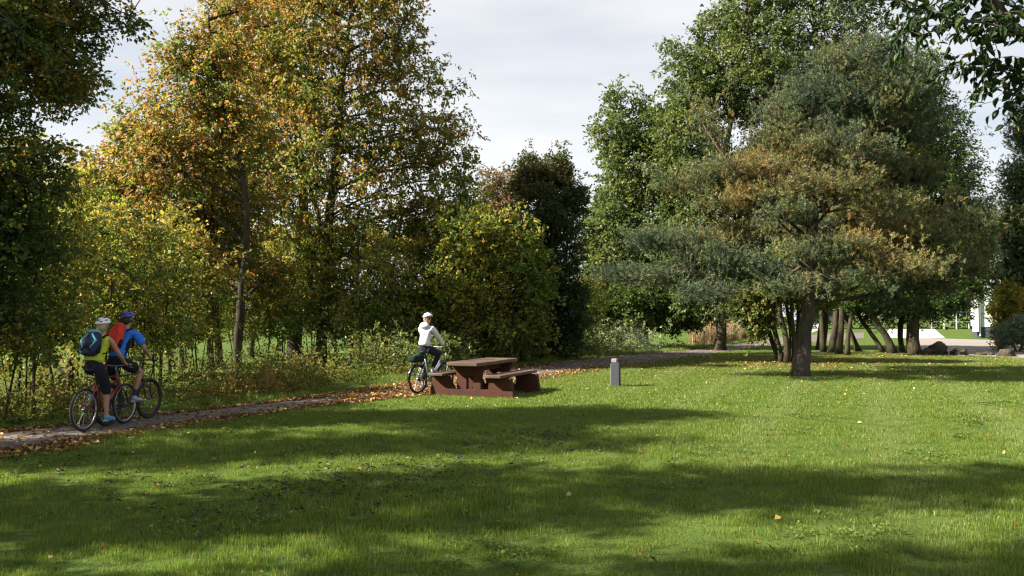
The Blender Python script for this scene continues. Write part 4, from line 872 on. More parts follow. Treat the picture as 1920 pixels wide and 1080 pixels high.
# beech at the right, behind the camera's shoulder, whose bough hangs into the top right corner
def beech():
    rng = np.random.default_rng(60)
    T = thing('beech_tree', 'beech whose leafy bough hangs into the top right corner, close to the viewer', 'tree', (6.2, 3.4, 0))
    off = Vector((6.2, 3.4, 0)); Y = 5.6
    trunk_obj([Vector((0, 0, 0)), Vector((0, 0, 2.2)), Vector((0.1, 0, 4.6)), Vector((0.3, -0.2, 8))], [0.24, 0.2, 0.16, 0.06], BARK_GREY, T, seed=61)
    def Q(x, y, d=0.0): return px(x, y - 28, Y + d) - off
    limbs = [([Vector((0.05, 0, 3.9)), Q(2150, 230), Q(2010, 150), Q(1915, 90), Q(1850, 10), Q(1790, -60)], [0.09, 0.06, 0.045, 0.034, 0.022, 0.01]),
             ([Q(1915, 90), Q(1860, 66, -.1), Q(1790, 66, -.2), Q(1700, 30, -.3), Q(1640, 12, -.3)], [0.016, 0.012, 0.009, 0.006, 0.003]),
             ([Q(1960, 75), Q(1900, 40, .2), Q(1840, 20, .3), Q(1750, -30, .3)], [0.014, 0.01, 0.006, 0.004]),
             ([Q(2150, 200), Q(2020, 140, -.2), Q(1920, 95, -.3), Q(1840, 70, -.3), Q(1770, 75, -.4)], [0.03, 0.018, 0.010, 0.006, 0.003]),
             ([Q(2150, 205), Q(2020, 185, .2), Q(1930, 165, .2), Q(1860, 150, .2), Q(1790, 150, .2)], [0.028, 0.016, 0.009, 0.006, 0.003]),
             ([Q(2030, 215), Q(1960, 190, 0), Q(1900, 160), Q(1860, 140)], [0.012, 0.008, 0.005, 0.003]),
             ([Q(1850, 10), Q(1780, 20, .2), Q(1720, 60, .3), Q(1690, 90, .3)], [0.012, 0.008, 0.005, 0.003]),
             ([Q(2100, 230), Q(1990, 215, -.1), Q(1940, 205), Q(1900, 215)], [0.012, 0.008, 0.005, 0.003]),
             ([Q(1960, 20), Q(1900, -20), Q(1800, -30), Q(1700, -20), Q(1650, -5)], [0.02, 0.014, 0.01, 0.006, 0.003])]
    P_, A_, N_ = [], [], []
    bm = bmesh.new()
    for pts, rr in limbs:
        pp = resample(pts, (len(pts) - 1) * 5); r2 = [rr[min(int(i / 5), len(rr) - 2)] * (1 - (i / 5 % 1)) + rr[min(int(i / 5) + 1, len(rr) - 1)] * (i / 5 % 1) if i < (len(rr) - 1) * 5 else rr[-1] for i in range(len(pp))]
        bm_tube(bm, pp, r2, 7)
        for i in range(2, len(pp)):
            if r2[i] > 0.045: continue
            for s_ in range(2 if r2[i] < .02 else 1):      # side twigs with alternate leaves
                d = (pp[i] - pp[i - 1]).normalized(); side = Vector(rng.normal(size=3)); side.z = side.z * 0.5 - 0.15
                tw = (d * 0.5 + side.normalized()).normalized(); ln = rng.uniform(0.10, 0.34)
                q = [pp[i] + tw * ln * t + Vector((0, 0, -0.25 * ln * t * t)) for t in (0, .33, .66, 1)]
                bm_tube(bm, q, [0.003, 0.0025, 0.002, 0.0012], 4)
                for t in np.arange(0.2, 1.05, 0.2):
                    b = pp[i] + tw * ln * t + Vector((0, 0, -0.25 * ln * t * t)); ax = (tw * 0.6 + Vector(rng.normal(size=3)) * 0.55 + Vector((0, 0, -0.45))).normalized()
                    P_.append(b); A_.append(ax); N_.append(Vector(rng.normal(size=3)) * 0.5 + Vector((0, 0, 1)))
    obj_bm('branches', bm, BARK_GREY, T, smooth=True)
    # leaves with a pointed oval outline, folded along the midrib
    P = np.array(P_); n = len(P); AX = unit(np.array(A_)); NR = unit(np.array(N_))
    S = unit(np.cross(AX, NR)); NN = np.cross(S, AX); L_ = rng.uniform(0.045, 0.082, n)[:, None]; W_ = L_ * rng.uniform(0.5, 0.65, (n, 1))
    prof = [(0, 0), (0.18, 0.34), (0.42, 0.5), (0.7, 0.36), (1.0, 0.0)]
    V = []
    for t, w in prof: 
        bend = -0.18 * t * t
        V.append(P + AX * L_ * t + NN * L_ * bend)
    for t, w in prof[1:4]: V.append(P + AX * L_ * t + S * W_ * w + NN * (W_ * w * 0.35 - 0.18 * t * t * L_))
    for t, w in prof[1:4]: V.append(P + AX * L_ * t - S * W_ * w + NN * (W_ * w * 0.35 - 0.18 * t * t * L_))
    V = np.stack(V, 1).reshape(-1, 3); o = np.arange(n)[:, None] * 11
    quads = []
    for b0 in (5, 8):
        quads += [[0, 1, b0, b0], [1, 2, b0 + 1, b0], [2, 3, b0 + 2, b0 + 1], [3, 4, 4, b0 + 2]]
    tris = []
    for q in quads:
        a, b, c, d = q
        if c == d: tris.append([a, b, c])
        elif b == c: tris.append([a, b, d])
        else: tris += [[a, b, c], [a, c, d]]
    Fc = np.concatenate([o + np.array([t_]) for t_ in tris], 0)
    r = rng.random(n); r = np.where(r > 0.985, 1.0, r * 0.75); r = np.concatenate([r] * len(tris))
    cr_ = obj_np('crown', V, Fc, 3, LEAF_BEECH, T, {'tint': r}, smooth=True); cr_['kind'] = 'stuff'
beech()

# ---------------------------------------------------------------- undergrowth
ru = np.random.default_rng(70)
def strip(n, lo, hi, i0, i1, hgt, seed):
    rng = np.random.default_rng(seed); t = i0 + rng.random(n) * (i1 - i0); k = t.astype(int).clip(0, NPATH - 1)
    off = PW[k] + lo + (hi - lo) * rng.random(n); C = PC[k] - PNR[k] * off[:, None]
    keep = noise3(np.concatenate([C, np.zeros((n, 1))], 1), 1.3, seed) > -0.25
    C = C[keep]; return np.concatenate([C, (rng.random(len(C)) ** 1.6 * hgt)[:, None]], 1)
foliage_patch('undergrowth', 'brambles and yellowing weeds under the row of cherry trees', 'undergrowth', np.concatenate([strip(2300, 0.9, 3.0, 10, 92, 0.45, 71), strip(1300, 2.0, 6.5, 10, 92, 0.85, 72)]), LEAF_WEED, 18, (0.08, 0.042), 0.15, 73, tint=(0.52, 0.34, 0.34))
foliage_patch('undergrowth', 'green nettles and weeds beyond the path between hawthorn and dry grass', 'undergrowth', np.concatenate([strip(1700, 0.9, 4, 92, 128, 1.2, 74), strip(900, 3, 8, 92, 130, 1.9, 76)]), LEAF_GREEN, 20, (0.12, 0.06), 0.2, 75, tint=(0.62, 0.25, 0.3))
# white-flowered bush
M_FLOWERING = leaf_mat('seed_head_leaf', [(0.0, (0.05, 0.08, 0.02)), (0.6, (0.12, 0.15, 0.05)), (0.85, (0.24, 0.25, 0.14)), (1.0, (0.42, 0.42, 0.34))], trans=0.3)
fb = gp(1165, 664); q = ru.normal(size=(150, 3)) * [1.3, 0.9, 0.4] + [fb.x, fb.y + 1.6, 0.6]; q[:, 2] = np.abs(q[:, 2])
foliage_patch('flowering_bush', 'pale bush with whitish seed heads at the path edge above the bollard', 'bush', q, M_FLOWERING, 34, (0.10, 0.05), 0.16, 77, tint=(0.75, 0.3, 0.3), kind='stuff')
# dry reddish grass beside the far path
dg = blades_mesh('dry_tuft', 130, 0.5, 0.5, 1.15, 0.016, 78, LEAF_DRY, 0.5)
q = []
for _ in range(340):
    x = ru.uniform(1305, 1455); c = gp(x, ru.uniform(636, 648) - (x - 1300) * 0.035); q.append((c.x, c.y, 0))
q = np.array(q); s, hw = path_side(q[:, :2]); q = q[-s > hw + 0.8]
tag(scatter('dry_grass', q, ru.random(len(q)) * 6.28, ru.uniform(0.8, 1.5, len(q)), [dg]), 'dry reddish brown grass standing beyond the far end of the path', 'grass', kind='stuff')
# distant wood edge
def far_wood(name, label, x0, x1, Y, top, base, n, mat, tint, seed, per=26, ls=0.35):
    rng = np.random.default_rng(seed); xs = rng.uniform(x0, x1, n)
    P = []
    for x in xs:
        h = px(x, top + 8 * math.sin(x * 0.05) + 5 * math.sin(x * 0.13), Y).z; p = px(x, base, Y + rng.uniform(-4, 6)); P.append((p.x, p.y, h * rng.random() ** 0.7))
    foliage_patch(name, label, 'trees', np.array(P), mat, per, (ls, ls * 0.6), 0.7, seed, tint=tint)
far_wood('distant_trees', 'distant dark tree line seen between the trunks behind the cherries', -500, 900, 125, 560, 600, 2600, LEAF_OAK, (0.5, 0.2, 0.2), 81)
far_wood('distant_trees', 'distant dark tree line closing the view behind the pine and road', 1080, 2300, 118, 520, 600, 3000, LEAF_OAK, (0.45, 0.2, 0.2), 82)
# ---------------------------------------------------------------- picnic table
def rust_mat():
    t = NT('rusted_steel'); P = t.obj()
    a = t.noise(3, 6, 0.65, P); b = t.noise(40, 5, 0.7, P); s = t.noise(7, 4, 0.6, P, (1, 1, 0.2))
    c = t.ramp(a, [(0.3, (0.036, 0.011, 0.006)), (0.55, (0.075, 0.020, 0.009)), (0.75, (0.044, 0.017, 0.010))])
    c = t.mix(t.ramp(s, [(0.5, (0, 0, 0)), (0.7, (0.6, 0.6, 0.6))]), c, (0.035, 0.017, 0.012))
    c = t.mix(t.ramp(b, [(0.45, (0.4, 0.4, 0.4)), (0.6, (0, 0, 0))]), c, (0.03, 0.013, 0.009))
    return t.done(t.pbr(c, rough=0.8, spec=0.3, normal=t.bump(b, 0.4, 0.006)))
def slab_wood():
    t = NT('weathered_table_slab'); P = t.obj()
    g_ = t.noise(12, 6, 0.6, P, (3, 0.25, 3)); b = t.noise(1.8, 4, 0.6, P)
    c = t.ramp(g_, [(0.3, (0.045, 0.022, 0.014)), (0.6, (0.095, 0.05, 0.033)), (0.8, (0.14, 0.09, 0.068))])
    c = t.mix(t.ramp(b, [(0.45, (0, 0, 0)), (0.7, (0.6, 0.6, 0.6))]), c, (0.15, 0.105, 0.08))
    return t.done(t.pbr(c, rough=0.6, spec=0.45, normal=t.bump(g_, 0.35, 0.006)))
M_RUST = rust_mat(); M_SLAB = slab_wood()

def prism(name, pts, y0, y1, mat, parent, bev=0.006):
    """outline in x, z extruded along y"""
    bm = bmesh.new(); a = [bm.verts.new((x, y0, z)) for x, z in pts]; b = [bm.verts.new((x, y1, z)) for x, z in pts]
    bm.faces.new(a); bm.faces.new(b[::-1]); n = len(pts)
    for i in range(n): bm.faces.new((a[(i + 1) % n], a[i], b[i], b[(i + 1) % n]))
    bmesh.ops.recalc_face_normals(bm, faces=bm.faces[:])
    return obj_bm(name, bm, mat, parent, bevel=bev)
def slab(name, x0, x1, y0, y1, z0, z1, mat, parent, cut=0.10):
    """thick board with clipped corners and a bevelled underside"""
    bm = bmesh.new()
    def ring(z, i):
        c = cut
        pts = [(x0 + i, y0 + c), (x0 + i + c * .5, y0 + i), (x1 - i - c * .5, y0 + i), (x1 - i, y0 + c), (x1 - i, y1 - c), (x1 - i - c * .5, y1 - i), (x0 + i + c * .5, y1 - i), (x0 + i, y1 - c)]
        return [bm.verts.new((x, y, z)) for x, y in pts]
    R = [ring(z0, 0.035), ring(z0 + (z1 - z0) * .25, 0.0), ring(z1 - 0.008, 0.0), ring(z1, 0.008)]
    for a, b in zip(R, R[1:]):
        for i in range(8): bm.faces.new((a[i], a[(i + 1) % 8], b[(i + 1) % 8], b[i]))
    bm.faces.new(R[0][::-1]); bm.faces.new(R[-1]); bmesh.ops.recalc_face_normals(bm, faces=bm.faces[:])
    return obj_bm(name, bm, mat, parent)
tp_ = gp(881, 744)
TB = thing('picnic_table', 'rust brown picnic table with two fixed benches, on the lawn beside the path', 'picnic table', (tp_.x, tp_.y, 0), math.radians(-22))
for k, y0 in enumerate((0.0, 1.65)):
    y1 = y0 + 0.13
    prism('base_plate', [(-1.05, -0.05), (1.07, -0.05), (1.035, 0.17), (-1.00, 0.17)], y0, y1, M_RUST, TB)
    e_ = 0.004
    prism('bench_support', [(-0.995, 0.17), (-0.93, 0.455), (-0.56, 0.455), (-0.40, 0.17)], y0 + e_, y1 - e_, M_RUST, TB)
    prism('bench_support', [(0.44, 0.17), (0.46, 0.30), (0.42, 0.435), (0.99, 0.435), (1.03, 0.17)], y0 + e_, y1 - e_, M_RUST, TB)
    ped = prism('pedestal', [(-0.33, 0.17), (-0.335, 0.455), (-0.085, 0.455), (-0.085, 0.17)], y0 + e_, y1 - e_, M_RUST, TB)
    prism('pedestal', [(0.075, 0.17), (0.075, 0.455), (0.265, 0.455), (0.265, 0.17)], y0 + e_, y1 - e_, M_RUST, TB)
    prism('pedestal', [(-0.335, 0.456), (-0.37, 0.60), (-0.44, 0.69), (0.38, 0.69), (0.30, 0.60), (0.265, 0.456)], y0 + e_, y1 - e_, M_RUST, TB)
prism('cross_beam', [(-0.12, 0.56), (-0.12, 0.66), (0.08, 0.66), (0.08, 0.56)], 0.135, 1.645, M_RUST, TB)
slab('table_top', -0.50, 0.34, -0.28, 2.15, 0.690, 0.780, M_SLAB, TB)
slab('bench_seat', -0.98, -0.56, -0.22, 2.1, 0.457, 0.520, M_SLAB, TB, 0.07)
slab('bench_seat', 0.42, 0.86, -0.22, 2.1, 0.437, 0.510, M_SLAB, TB, 0.07)

# ---------------------------------------------------------------- bollard
M_BOL = plain_mat('grey_post_shaded_paint', (0.04, 0.042, 0.055), rough=0.6, var=0.2, scale=14, bump=0.1)  # grey darkened so the colour carries the unlit front's shade
M_BOL_L = plain_mat('pale_head_and_lit_side', (0.22, 0.21, 0.19), rough=0.7, var=0.2, scale=20)  # pale head; on the post's side the paleness stands for sunlight
M_BLACK = plain_mat('black_plastic', (0.012, 0.012, 0.014), rough=0.5)
bp = gp(1155, 724)
BO = thing('bollard', 'short square grey bollard with a stepped head, alone on the lawn', 'bollard', (bp.x, bp.y, 0), math.radians(-22))
bm = bmesh.new(); bm_box(bm, (0, 0, 0.28), (0.21, 0.17, 0.66)); obj_bm('post', bm, M_BOL, BO, bevel=0.008)
bm = bmesh.new(); bm_box(bm, (-0.115, 0, 0.28), (0.016, 0.165, 0.60)); obj_bm('side_panel', bm, M_BOL_L, BO, bevel=0.003)  # added pale strip, painting the sunlit left face of the post
bm = bmesh.new(); bm_box(bm, (-0.03, 0, 0.66), (0.14, 0.15, 0.10)); obj_bm('head', bm, M_BOL_L, BO, bevel=0.012)
bm = bmesh.new(); bm_box(bm, (0.062, 0, 0.655), (0.05, 0.14, 0.088)); obj_bm('opening', bm, M_BLACK, BO, bevel=0.004)
bm = bmesh.new(); bm_box(bm, (0, 0, 0.001), (0.30, 0.26, 0.03)); obj_bm('foot_plate', bm, M_BOL, BO, bevel=0.004)

# ---------------------------------------------------------------- boulders by the road
def stone_mat():
    t = NT('boulder_stone'); P = t.pos(); a = t.noise(3, 6, 0.65, P); b = t.noise(14, 6, 0.7, P)
    c = t.ramp(a, [(0.3, (0.025, 0.022, 0.017)), (0.55, (0.06, 0.05, 0.036)), (0.75, (0.13, 0.105, 0.07))])
    c = t.mix(t.ramp(b, [(0.5, (0, 0, 0)), (0.65, (0.8, 0.8, 0.8))]), c, (0.05, 0.055, 0.02))
    return t.done(t.pbr(c, rough=0.95, spec=0.2, normal=t.bump(b, 0.9, 0.05)))
M_STONE = stone_mat()
def boulder(label, blobs, Y, seed):
    """blobs: pixel centre x, y of the visible mass, pixel radii"""
    c0 = px(blobs[0][0], 668, Y); s = Y / F
    bm = bmesh.new()
    for k, (x, y, rx, ry) in enumerate(blobs):
        r = bmesh.ops.create_icosphere(bm, subdivisions=4, radius=1)
        c = px(x, y, Y)
        for v in r['verts']:
            n = v.co.copy(); q = n * 1.6 + Vector((seed * 3.1 + k * 5, 0, 0))
            d = 1 + 0.26 * mnoise.noise(q) + 0.14 * mnoise.noise(q * 2.6) + 0.06 * mnoise.noise(q * 6)
            cell = mnoise.voronoi(q * 1.1)[0]; d += 0.16 * (cell[1] - cell[0]) - 0.05
            v.co = Vector((c.x - c0.x + n.x * rx * s * d, k * 0.12 + n.y * max(rx, ry) * s * 0.8 * d, max(-0.1, c.z + n.z * ry * s * d)))
    o = obj_bm('boulder', bm, M_STONE, smooth=False); o.location = (c0.x, Y, 0)
    for p in o.data.polygons: p.use_smooth = True
    tag(o, label, 'boulder', 'boulders along the road')
boulder('largest craggy boulder, leftmost of the row by the road', [(1759, 656, 17, 15), (1745, 661, 14, 9), (1738, 666, 9, 5)], 41, 1)
boulder('dark medium boulder with a flat top, second in the row', [(1799, 664, 17, 11)], 40.5, 2)
boulder('lowest boulder, barely rising above the lawn edge', [(1839, 667, 12, 6), (1854, 666, 13, 7)], 40.5, 3)
boulder('smooth rounded reddish boulder at the right end of the row', [(1887, 666, 17, 12)], 39.5, 4)

# ---------------------------------------------------------------- white building, fence, pole, far shed
M_WHITE = plain_mat('white_render', (0.72, 0.73, 0.72), rough=0.85, var=0.06, scale=3)
M_GREYR = plain_mat('pale_grey_and_shaded_wall', (0.42, 0.46, 0.45), rough=0.85, var=0.06, scale=3)  # on the house this grey carries the shade of the front wall
M_DARKB = plain_mat('dark_plinth', (0.035, 0.045, 0.07), rough=0.8)
M_BLUEM = plain_mat('blue_metal', (0.06, 0.10, 0.22), rough=0.5)
M_GLASS = plain_mat('window_glass', (0.02, 0.025, 0.03), rough=0.1, spec=0.8)
bb = gp(1829, 634); B = thing('house', 'white rendered building with a dark plinth, partly hidden behind the golden shrub', 'building', (bb.x, bb.y + 0.2, 0), math.radians(-25))
def bx(name, c, s, m, p, bev=0.0):
    bm = bmesh.new(); bm_box(bm, c, s); return obj_bm(name, bm, m, p, bevel=bev)
bx('plinth', (5.15, 4, 0.42), (9.85, 7.9, 0.9), M_DARKB, B)
bx('wall', (5.1, 4.0, 4.18), (10.0, 8.0, 6.6), M_GREYR, B)  # white house greyed here: shade of the front put into the colour
bx('corner_pilaster', (0.12, -0.06, 4.0), (0.40, 0.5, 7.0), M_WHITE, B, 0.02)  # white against the grey wall, for the sunlit left-facing edge
bx('roof', (5.1, 4, 7.62), (10.9, 8.9, 0.24), M_WHITE, B, 0.02)
bx('downpipe', (0.42, -0.10, 3.8), (0.10, 0.10, 7.3), M_WHITE, B, 0.02)
for k, x in enumerate((6.0, 8.2)):
    w = bx('window', (x, -0.03, 4.2), (1.3, 0.1, 1.5), M_WHITE, B); bx('pane', (x, -0.095, 4.2), (1.1, 0.03, 1.3), M_GLASS, w)
for k, y in enumerate((1.6, 4.6)):
    w = bx('window', (0.06, y, 4.2), (0.1, 1.3, 1.5), M_WHITE, B); bx('pane', (-0.005, y, 4.2), (0.03, 1.1, 1.3), M_GLASS, w)
M_SHEDP = plain_mat('slate_panel', (0.10, 0.11, 0.13), rough=0.8)
# low porch rails to the left of the building
fp = gp(1815, 617); RL = thing('porch', 'small blue-roofed porch beside the white building', 'porch', (fp.x, fp.y, 0), math.radians(-8))
bx('roof', (-1.6, 0, 2.15), (6.4, 1.6, 0.16), M_BLUEM, RL, 0.02)
for x in (-4.6, -3.1, -1.6, -0.1, 1.3): bx('post', (x, -0.6, 1.04), (0.09, 0.09, 2.06), M_WHITE, RL)
bx('rail', (-1.65, -0.6, 0.95), (6.0, 0.06, 0.08), M_GREYR, RL)
bx('back_panel', (0.7, 0.5, 1.0), (1.2, 0.1, 1.9), M_SHEDP, RL)
# white lamp pole seen between the trunks
lp = gp(1650, 616); LP = thing('lamp_pole', 'slender white pole standing beyond the leaning trunks', 'pole', (lp.x, lp.y, 0))
bm = bmesh.new(); bm_tube(bm, [(0, 0, 0), (0, 0, 2.2), (0, 0, 4.6)], [0.10, 0.085, 0.06], 12); obj_bm('pole', bm, M_WHITE, LP, smooth=True)
bm = bmesh.new(); bm_tube(bm, [(0, 0, 0), (0, 0, 0.45)], [0.15, 0.13], 12); obj_bm('base_collar', bm, M_GREYR, LP, smooth=True)
bm = bmesh.new(); bm_tube(bm, [(0, 0, 4.6), (0, 0, 4.65), (0, 0, 4.85), (0, 0, 4.95)], [0.10, 0.24, 0.22, 0.05], 14); obj_bm('lamp_head', bm, M_WHITE, LP, smooth=True)
# blue-grey shed behind the pair of trunks
sp_ = gp(1548, 606); SH = thing('shed', 'low blue-grey shed seen in the gap between pine and the close trunks', 'shed', (sp_.x, sp_.y + 8, 0), 0.1)
M_SHED = plain_mat('shed_boards', (0.20, 0.23, 0.31), rough=0.8)
bx('wall', (0, 0, 1.3), (9, 5, 2.6), M_SHED, SH); bx('roof', (0, 0, 2.68), (9.6, 5.6, 0.16), M_GREYR, SH, 0.02)
bx('door', (1.5, -2.53, 1.1), (1.6, 0.08, 2.2), M_DARKB, SH)
# orange-brown sign board on posts between trunks
sg = gp(1640, 622); SG_ = thing('notice_board', 'small rust-orange board on posts between the leaning trunks and white pole', 'board', (sg.x, sg.y, 0))
M_OR = plain_mat('rust_orange_paint', (0.32, 0.09, 0.03), rough=0.7)
bx('board', (0, 0, 2.25), (0.75, 0.06, 1.1), M_OR, SG_, 0.01)
for x in (-0.3, 0.3): bx('post', (x, 0.06, 1.3), (0.08, 0.06, 2.6), M_DARKB, SG_)
# ---------------------------------------------------------------- bicycles and riders
M_TYRE = plain_mat('tyre_rubber', (0.018, 0.018, 0.02), rough=0.8, var=0.2)
M_RIM = plain_mat('rim_alloy', (0.45, 0.46, 0.48), rough=0.35, metal=0.9)
M_RIMD = plain_mat('rim_black', (0.03, 0.03, 0.035), rough=0.35, metal=0.4)
M_STEEL = plain_mat('bike_steel', (0.22, 0.22, 0.24), rough=0.45, metal=0.8)
M_FR_RED = plain_mat('red_frame_paint', (0.20, 0.018, 0.02), rough=0.3, coat=0.6)
M_FR_BLK = plain_mat('black_frame_paint', (0.02, 0.02, 0.024), rough=0.3, coat=0.6)
M_FR_SIL = plain_mat('grey_green_frame_paint', (0.22, 0.26, 0.25), rough=0.3, coat=0.6)
M_SADDLE = plain_mat('saddle_vinyl', (0.02, 0.02, 0.022), rough=0.55)

def bike(label, pos, heading, frame_m, R=0.34, tyre=0.022, wb=1.06, crank=0.0, bar_z=1.02, bar_w=0.62, steer=0.0, fenders=False, rack=False, rim_m=None, fork_m=None, step_through=False):
    T = thing('bicycle', label, 'bicycle', (pos.x, pos.y, 0.014), heading)
    rim_m = rim_m or M_RIM; fork_m = fork_m or M_FR_BLK
    def wheel(cx, turn):
        W = bpy.data.objects.new('wheel', None); link(W, T); W.location = (cx, 0, R); W.rotation_euler = (0, 0, turn); W.empty_display_size = 0.1
        bm = bmesh.new(); bm_torus(bm, R - tyre, tyre, 56, 8); obj_bm('tyre', bm, M_TYRE, W, smooth=True)
        bm = bmesh.new(); bm_torus(bm, R - 2 * tyre - 0.006, 0.011, 56, 6, sq=1.1); obj_bm('rim', bm, rim_m, W, smooth=True)
        bm = bmesh.new()
        for k in range(28):
            a = 2 * math.pi * k / 28; r1 = R - 2 * tyre - 0.01; sgn = 1 if k % 2 else -1; a2 = a + (0.5 if k % 4 < 2 else -0.5)
            bm_tube(bm, [(0.022 * math.cos(a2), 0.028 * sgn, 0.022 * math.sin(a2)), (r1 * math.cos(a), 0.002 * sgn, r1 * math.sin(a))], 0.0016, 4, False)
        obj_bm('spokes', bm, M_STEEL, W)['kind'] = 'stuff'
        bm = bmesh.new(); bm_tube(bm, [(0, -0.05, 0), (0, -0.03, 0), (0, 0.03, 0), (0, 0.05, 0)], [0.012, 0.026, 0.026, 0.012], 12); obj_bm('hub', bm, M_STEEL, W, smooth=True)
        return W
    wr = wheel(0, 0); wf = wheel(wb, steer)
    # cassette and derailleur
    bm = bmesh.new()
    for k in range(5): bm_tube(bm, [(0, -0.032 - k * 0.005, 0), (0, -0.034 - k * 0.005, 0)], 0.055 - k * 0.007, 18)
    bm_tube(bm, [(0.0, -0.062, -0.01), (0.03, -0.068, -0.08), (0.05, -0.06, -0.15)], 0.012, 6)
    o = obj_bm('cassette', bm, M_STEEL, T); o.location = (0, 0, R)
    BB = Vector((0.43, 0, 0.285)); ST = Vector((0.27, 0, 0.80)); HT = Vector((wb - 0.235, 0, 0.84)); HB = Vector((wb - 0.185, 0, 0.66)); AX = Vector((0, 0, R)); FX = Vector((wb, 0, R))
    if step_through: top = [HT + (HB - HT) * .55, Vector((0.62, 0, 0.5)), BB + Vector((-0.01, 0, 0.16))]
    else: top = [ST, HT + (HB - HT) * 0.12]
    bm = bmesh.new()
    bm_tube(bm, [BB, ST], 0.017, 10); bm_tube(bm, top, 0.018, 10); bm_tube(bm, [BB, HB], 0.024, 10); bm_tube(bm, [HB + (HB - HT) * .15, HT + (HT - HB) * .15], 0.023, 10)
    for s in (-1, 1):
        bm_tube(bm, [BB + Vector((-0.02, s * .035, 0)), Vector((0.1, s * 0.06, R - 0.02)), AX + Vector((0, s * 0.065, 0))], 0.011, 8)
        bm_tube(bm, [ST + Vector((0, s * .016, -0.06)), Vector((0.16, s * .055, 0.62)), AX + Vector((0, s * 0.065, 0))], 0.009, 8)
    bm_tube(bm, [BB + Vector((0, -.045, 0)), BB + Vector((0, .045, 0))], 0.026, 12)
    obj_bm('frame', bm, frame_m, T, smooth=True)
    # fork turns with the wheel: built in world of the bike
    bm = bmesh.new(); c_, s_ = math.cos(steer), math.sin(steer)
    def st(v): d = v - FX; return FX + Vector((d.x * c_ - d.y * s_, d.x * s_ + d.y * c_, d.z))
    crown = HB + (HB - HT) * 0.25
    for s in (-1, 1): bm_tube(bm, [crown + Vector((0.0, s * 0.055, -0.01)), st(FX + Vector((-0.07, s * 0.058, 0.2))), st(FX + Vector((0, s * 0.058, 0)))], [0.016, 0.015, 0.011], 8)
    bm_tube(bm, [crown + Vector((0, -0.06, 0)), crown + Vector((0, 0.06, 0))], 0.018, 8)
    obj_bm('fork', bm, fork_m, T, smooth=True)
    # bars
    hb = Vector((HT.x + (HT.x - HB.x) * 0.6 + 0.02, 0, bar_z)); 
    bm = bmesh.new(); bm_tube(bm, [HT, HT + (HT - HB) * 0.55, hb], 0.016, 8)
    w = bar_w / 2
    bm_tube(bm, [hb + Vector((-0.04, -w, 0.01)), hb + Vector((-0.01, -w * .55, 0.008)), hb, hb + Vector((-0.01, w * .55, 0.008)), hb + Vector((-0.04, w, 0.01))], 0.012, 8)
    hbar = obj_bm('handlebar', bm, M_STEEL if frame_m is not M_FR_BLK else M_FR_BLK, T, smooth=True)
    for s in (-1, 1):
        bm = bmesh.new(); bm_tube(bm, [hb + Vector((-0.045, s * (w + .01), 0.01)), hb + Vector((-0.025, s * (w - 0.12), 0.01))], 0.017, 10); obj_bm('grip', bm, M_BLACK, hbar, smooth=True)
        bm = bmesh.new(); bm_tube(bm, [hb + Vector((0.0, s * (w - .14), 0.0)), hb + Vector((0.05, s * (w - 0.11), -0.02)), hb + Vector((0.045, s * (w - 0.04), -0.03))], 0.006, 6); obj_bm('brake_lever', bm, M_STEEL, hbar, smooth=True)
    # saddle
    sz = 0.965
    bm = bmesh.new(); bm_tube(bm, [ST + (ST - BB) * -0.05, Vector((0.225, 0, sz - 0.04))], 0.0135, 10); post = obj_bm('seat_post', bm, M_STEEL, T, smooth=True)
    bm = bmesh.new(); bmesh.ops.create_uvsphere(bm, u_segments=16, v_segments=10, radius=1)
    for v in bm.verts:
        x = v.co.x; wd = 0.085 * (1 - 0.72 * max(0, min(1, (x + 0.4) / 1.0)) ** 0.8); v.co = Vector((0.22 + x * 0.135, v.co.y * wd, sz - 0.01 + v.co.z * 0.032 + (0.012 * x * x)))
    obj_bm('saddle', bm, M_SADDLE, T, smooth=True)
    # cranks, pedals, chain
    bm = bmesh.new(); bm_torus(bm, 0.085, 0.004, 30, 5, c=BB + Vector((0, -0.055, 0)))
    for k in range(5):
        a = 2 * math.pi * k / 5; bm_tube(bm, [BB + Vector((0, -0.055, 0)), BB + Vector((0.082 * math.cos(a), -0.055, 0.082 * math.sin(a)))], 0.006, 5)
    obj_bm('chainring', bm, M_STEEL, T, smooth=True)
    bm = bmesh.new(); n_ = 30
    loop = [BB + Vector((0.0, -0.055, 0.088)), AX + Vector((0, -0.045, 0.045)), AX + Vector((-0.04, -0.045, 0)), AX + Vector((0.03, -0.05, -0.09)), AX + Vector((0.07, -0.05, -0.14)), BB + Vector((0, -0.055, -0.088)), BB + Vector((0.088, -0.055, 0)), BB + Vector((0.0, -0.055, 0.088))]
    bm_tube(bm, loop, 0.004, 5, False); obj_bm('chain', bm, M_TYRE, T)
    ped = []
    for s, a in ((-1, crank), (1, crank + math.pi)):
        e_ = BB + Vector((0.17 * math.cos(a), s * 0.075, 0.17 * math.sin(a)))
        bm = bmesh.new(); bm_tube(bm, [BB + Vector((0, s * 0.06, 0)), e_], [0.014, 0.010], 8); bm_box(bm, e_ + Vector((0, s * 0.055, 0)), (0.09, 0.085, 0.022)); obj_bm('crank', bm, M_RIMD, T, smooth=False)
        ped.append(e_ + Vector((0, s * 0.05, 0.012)))
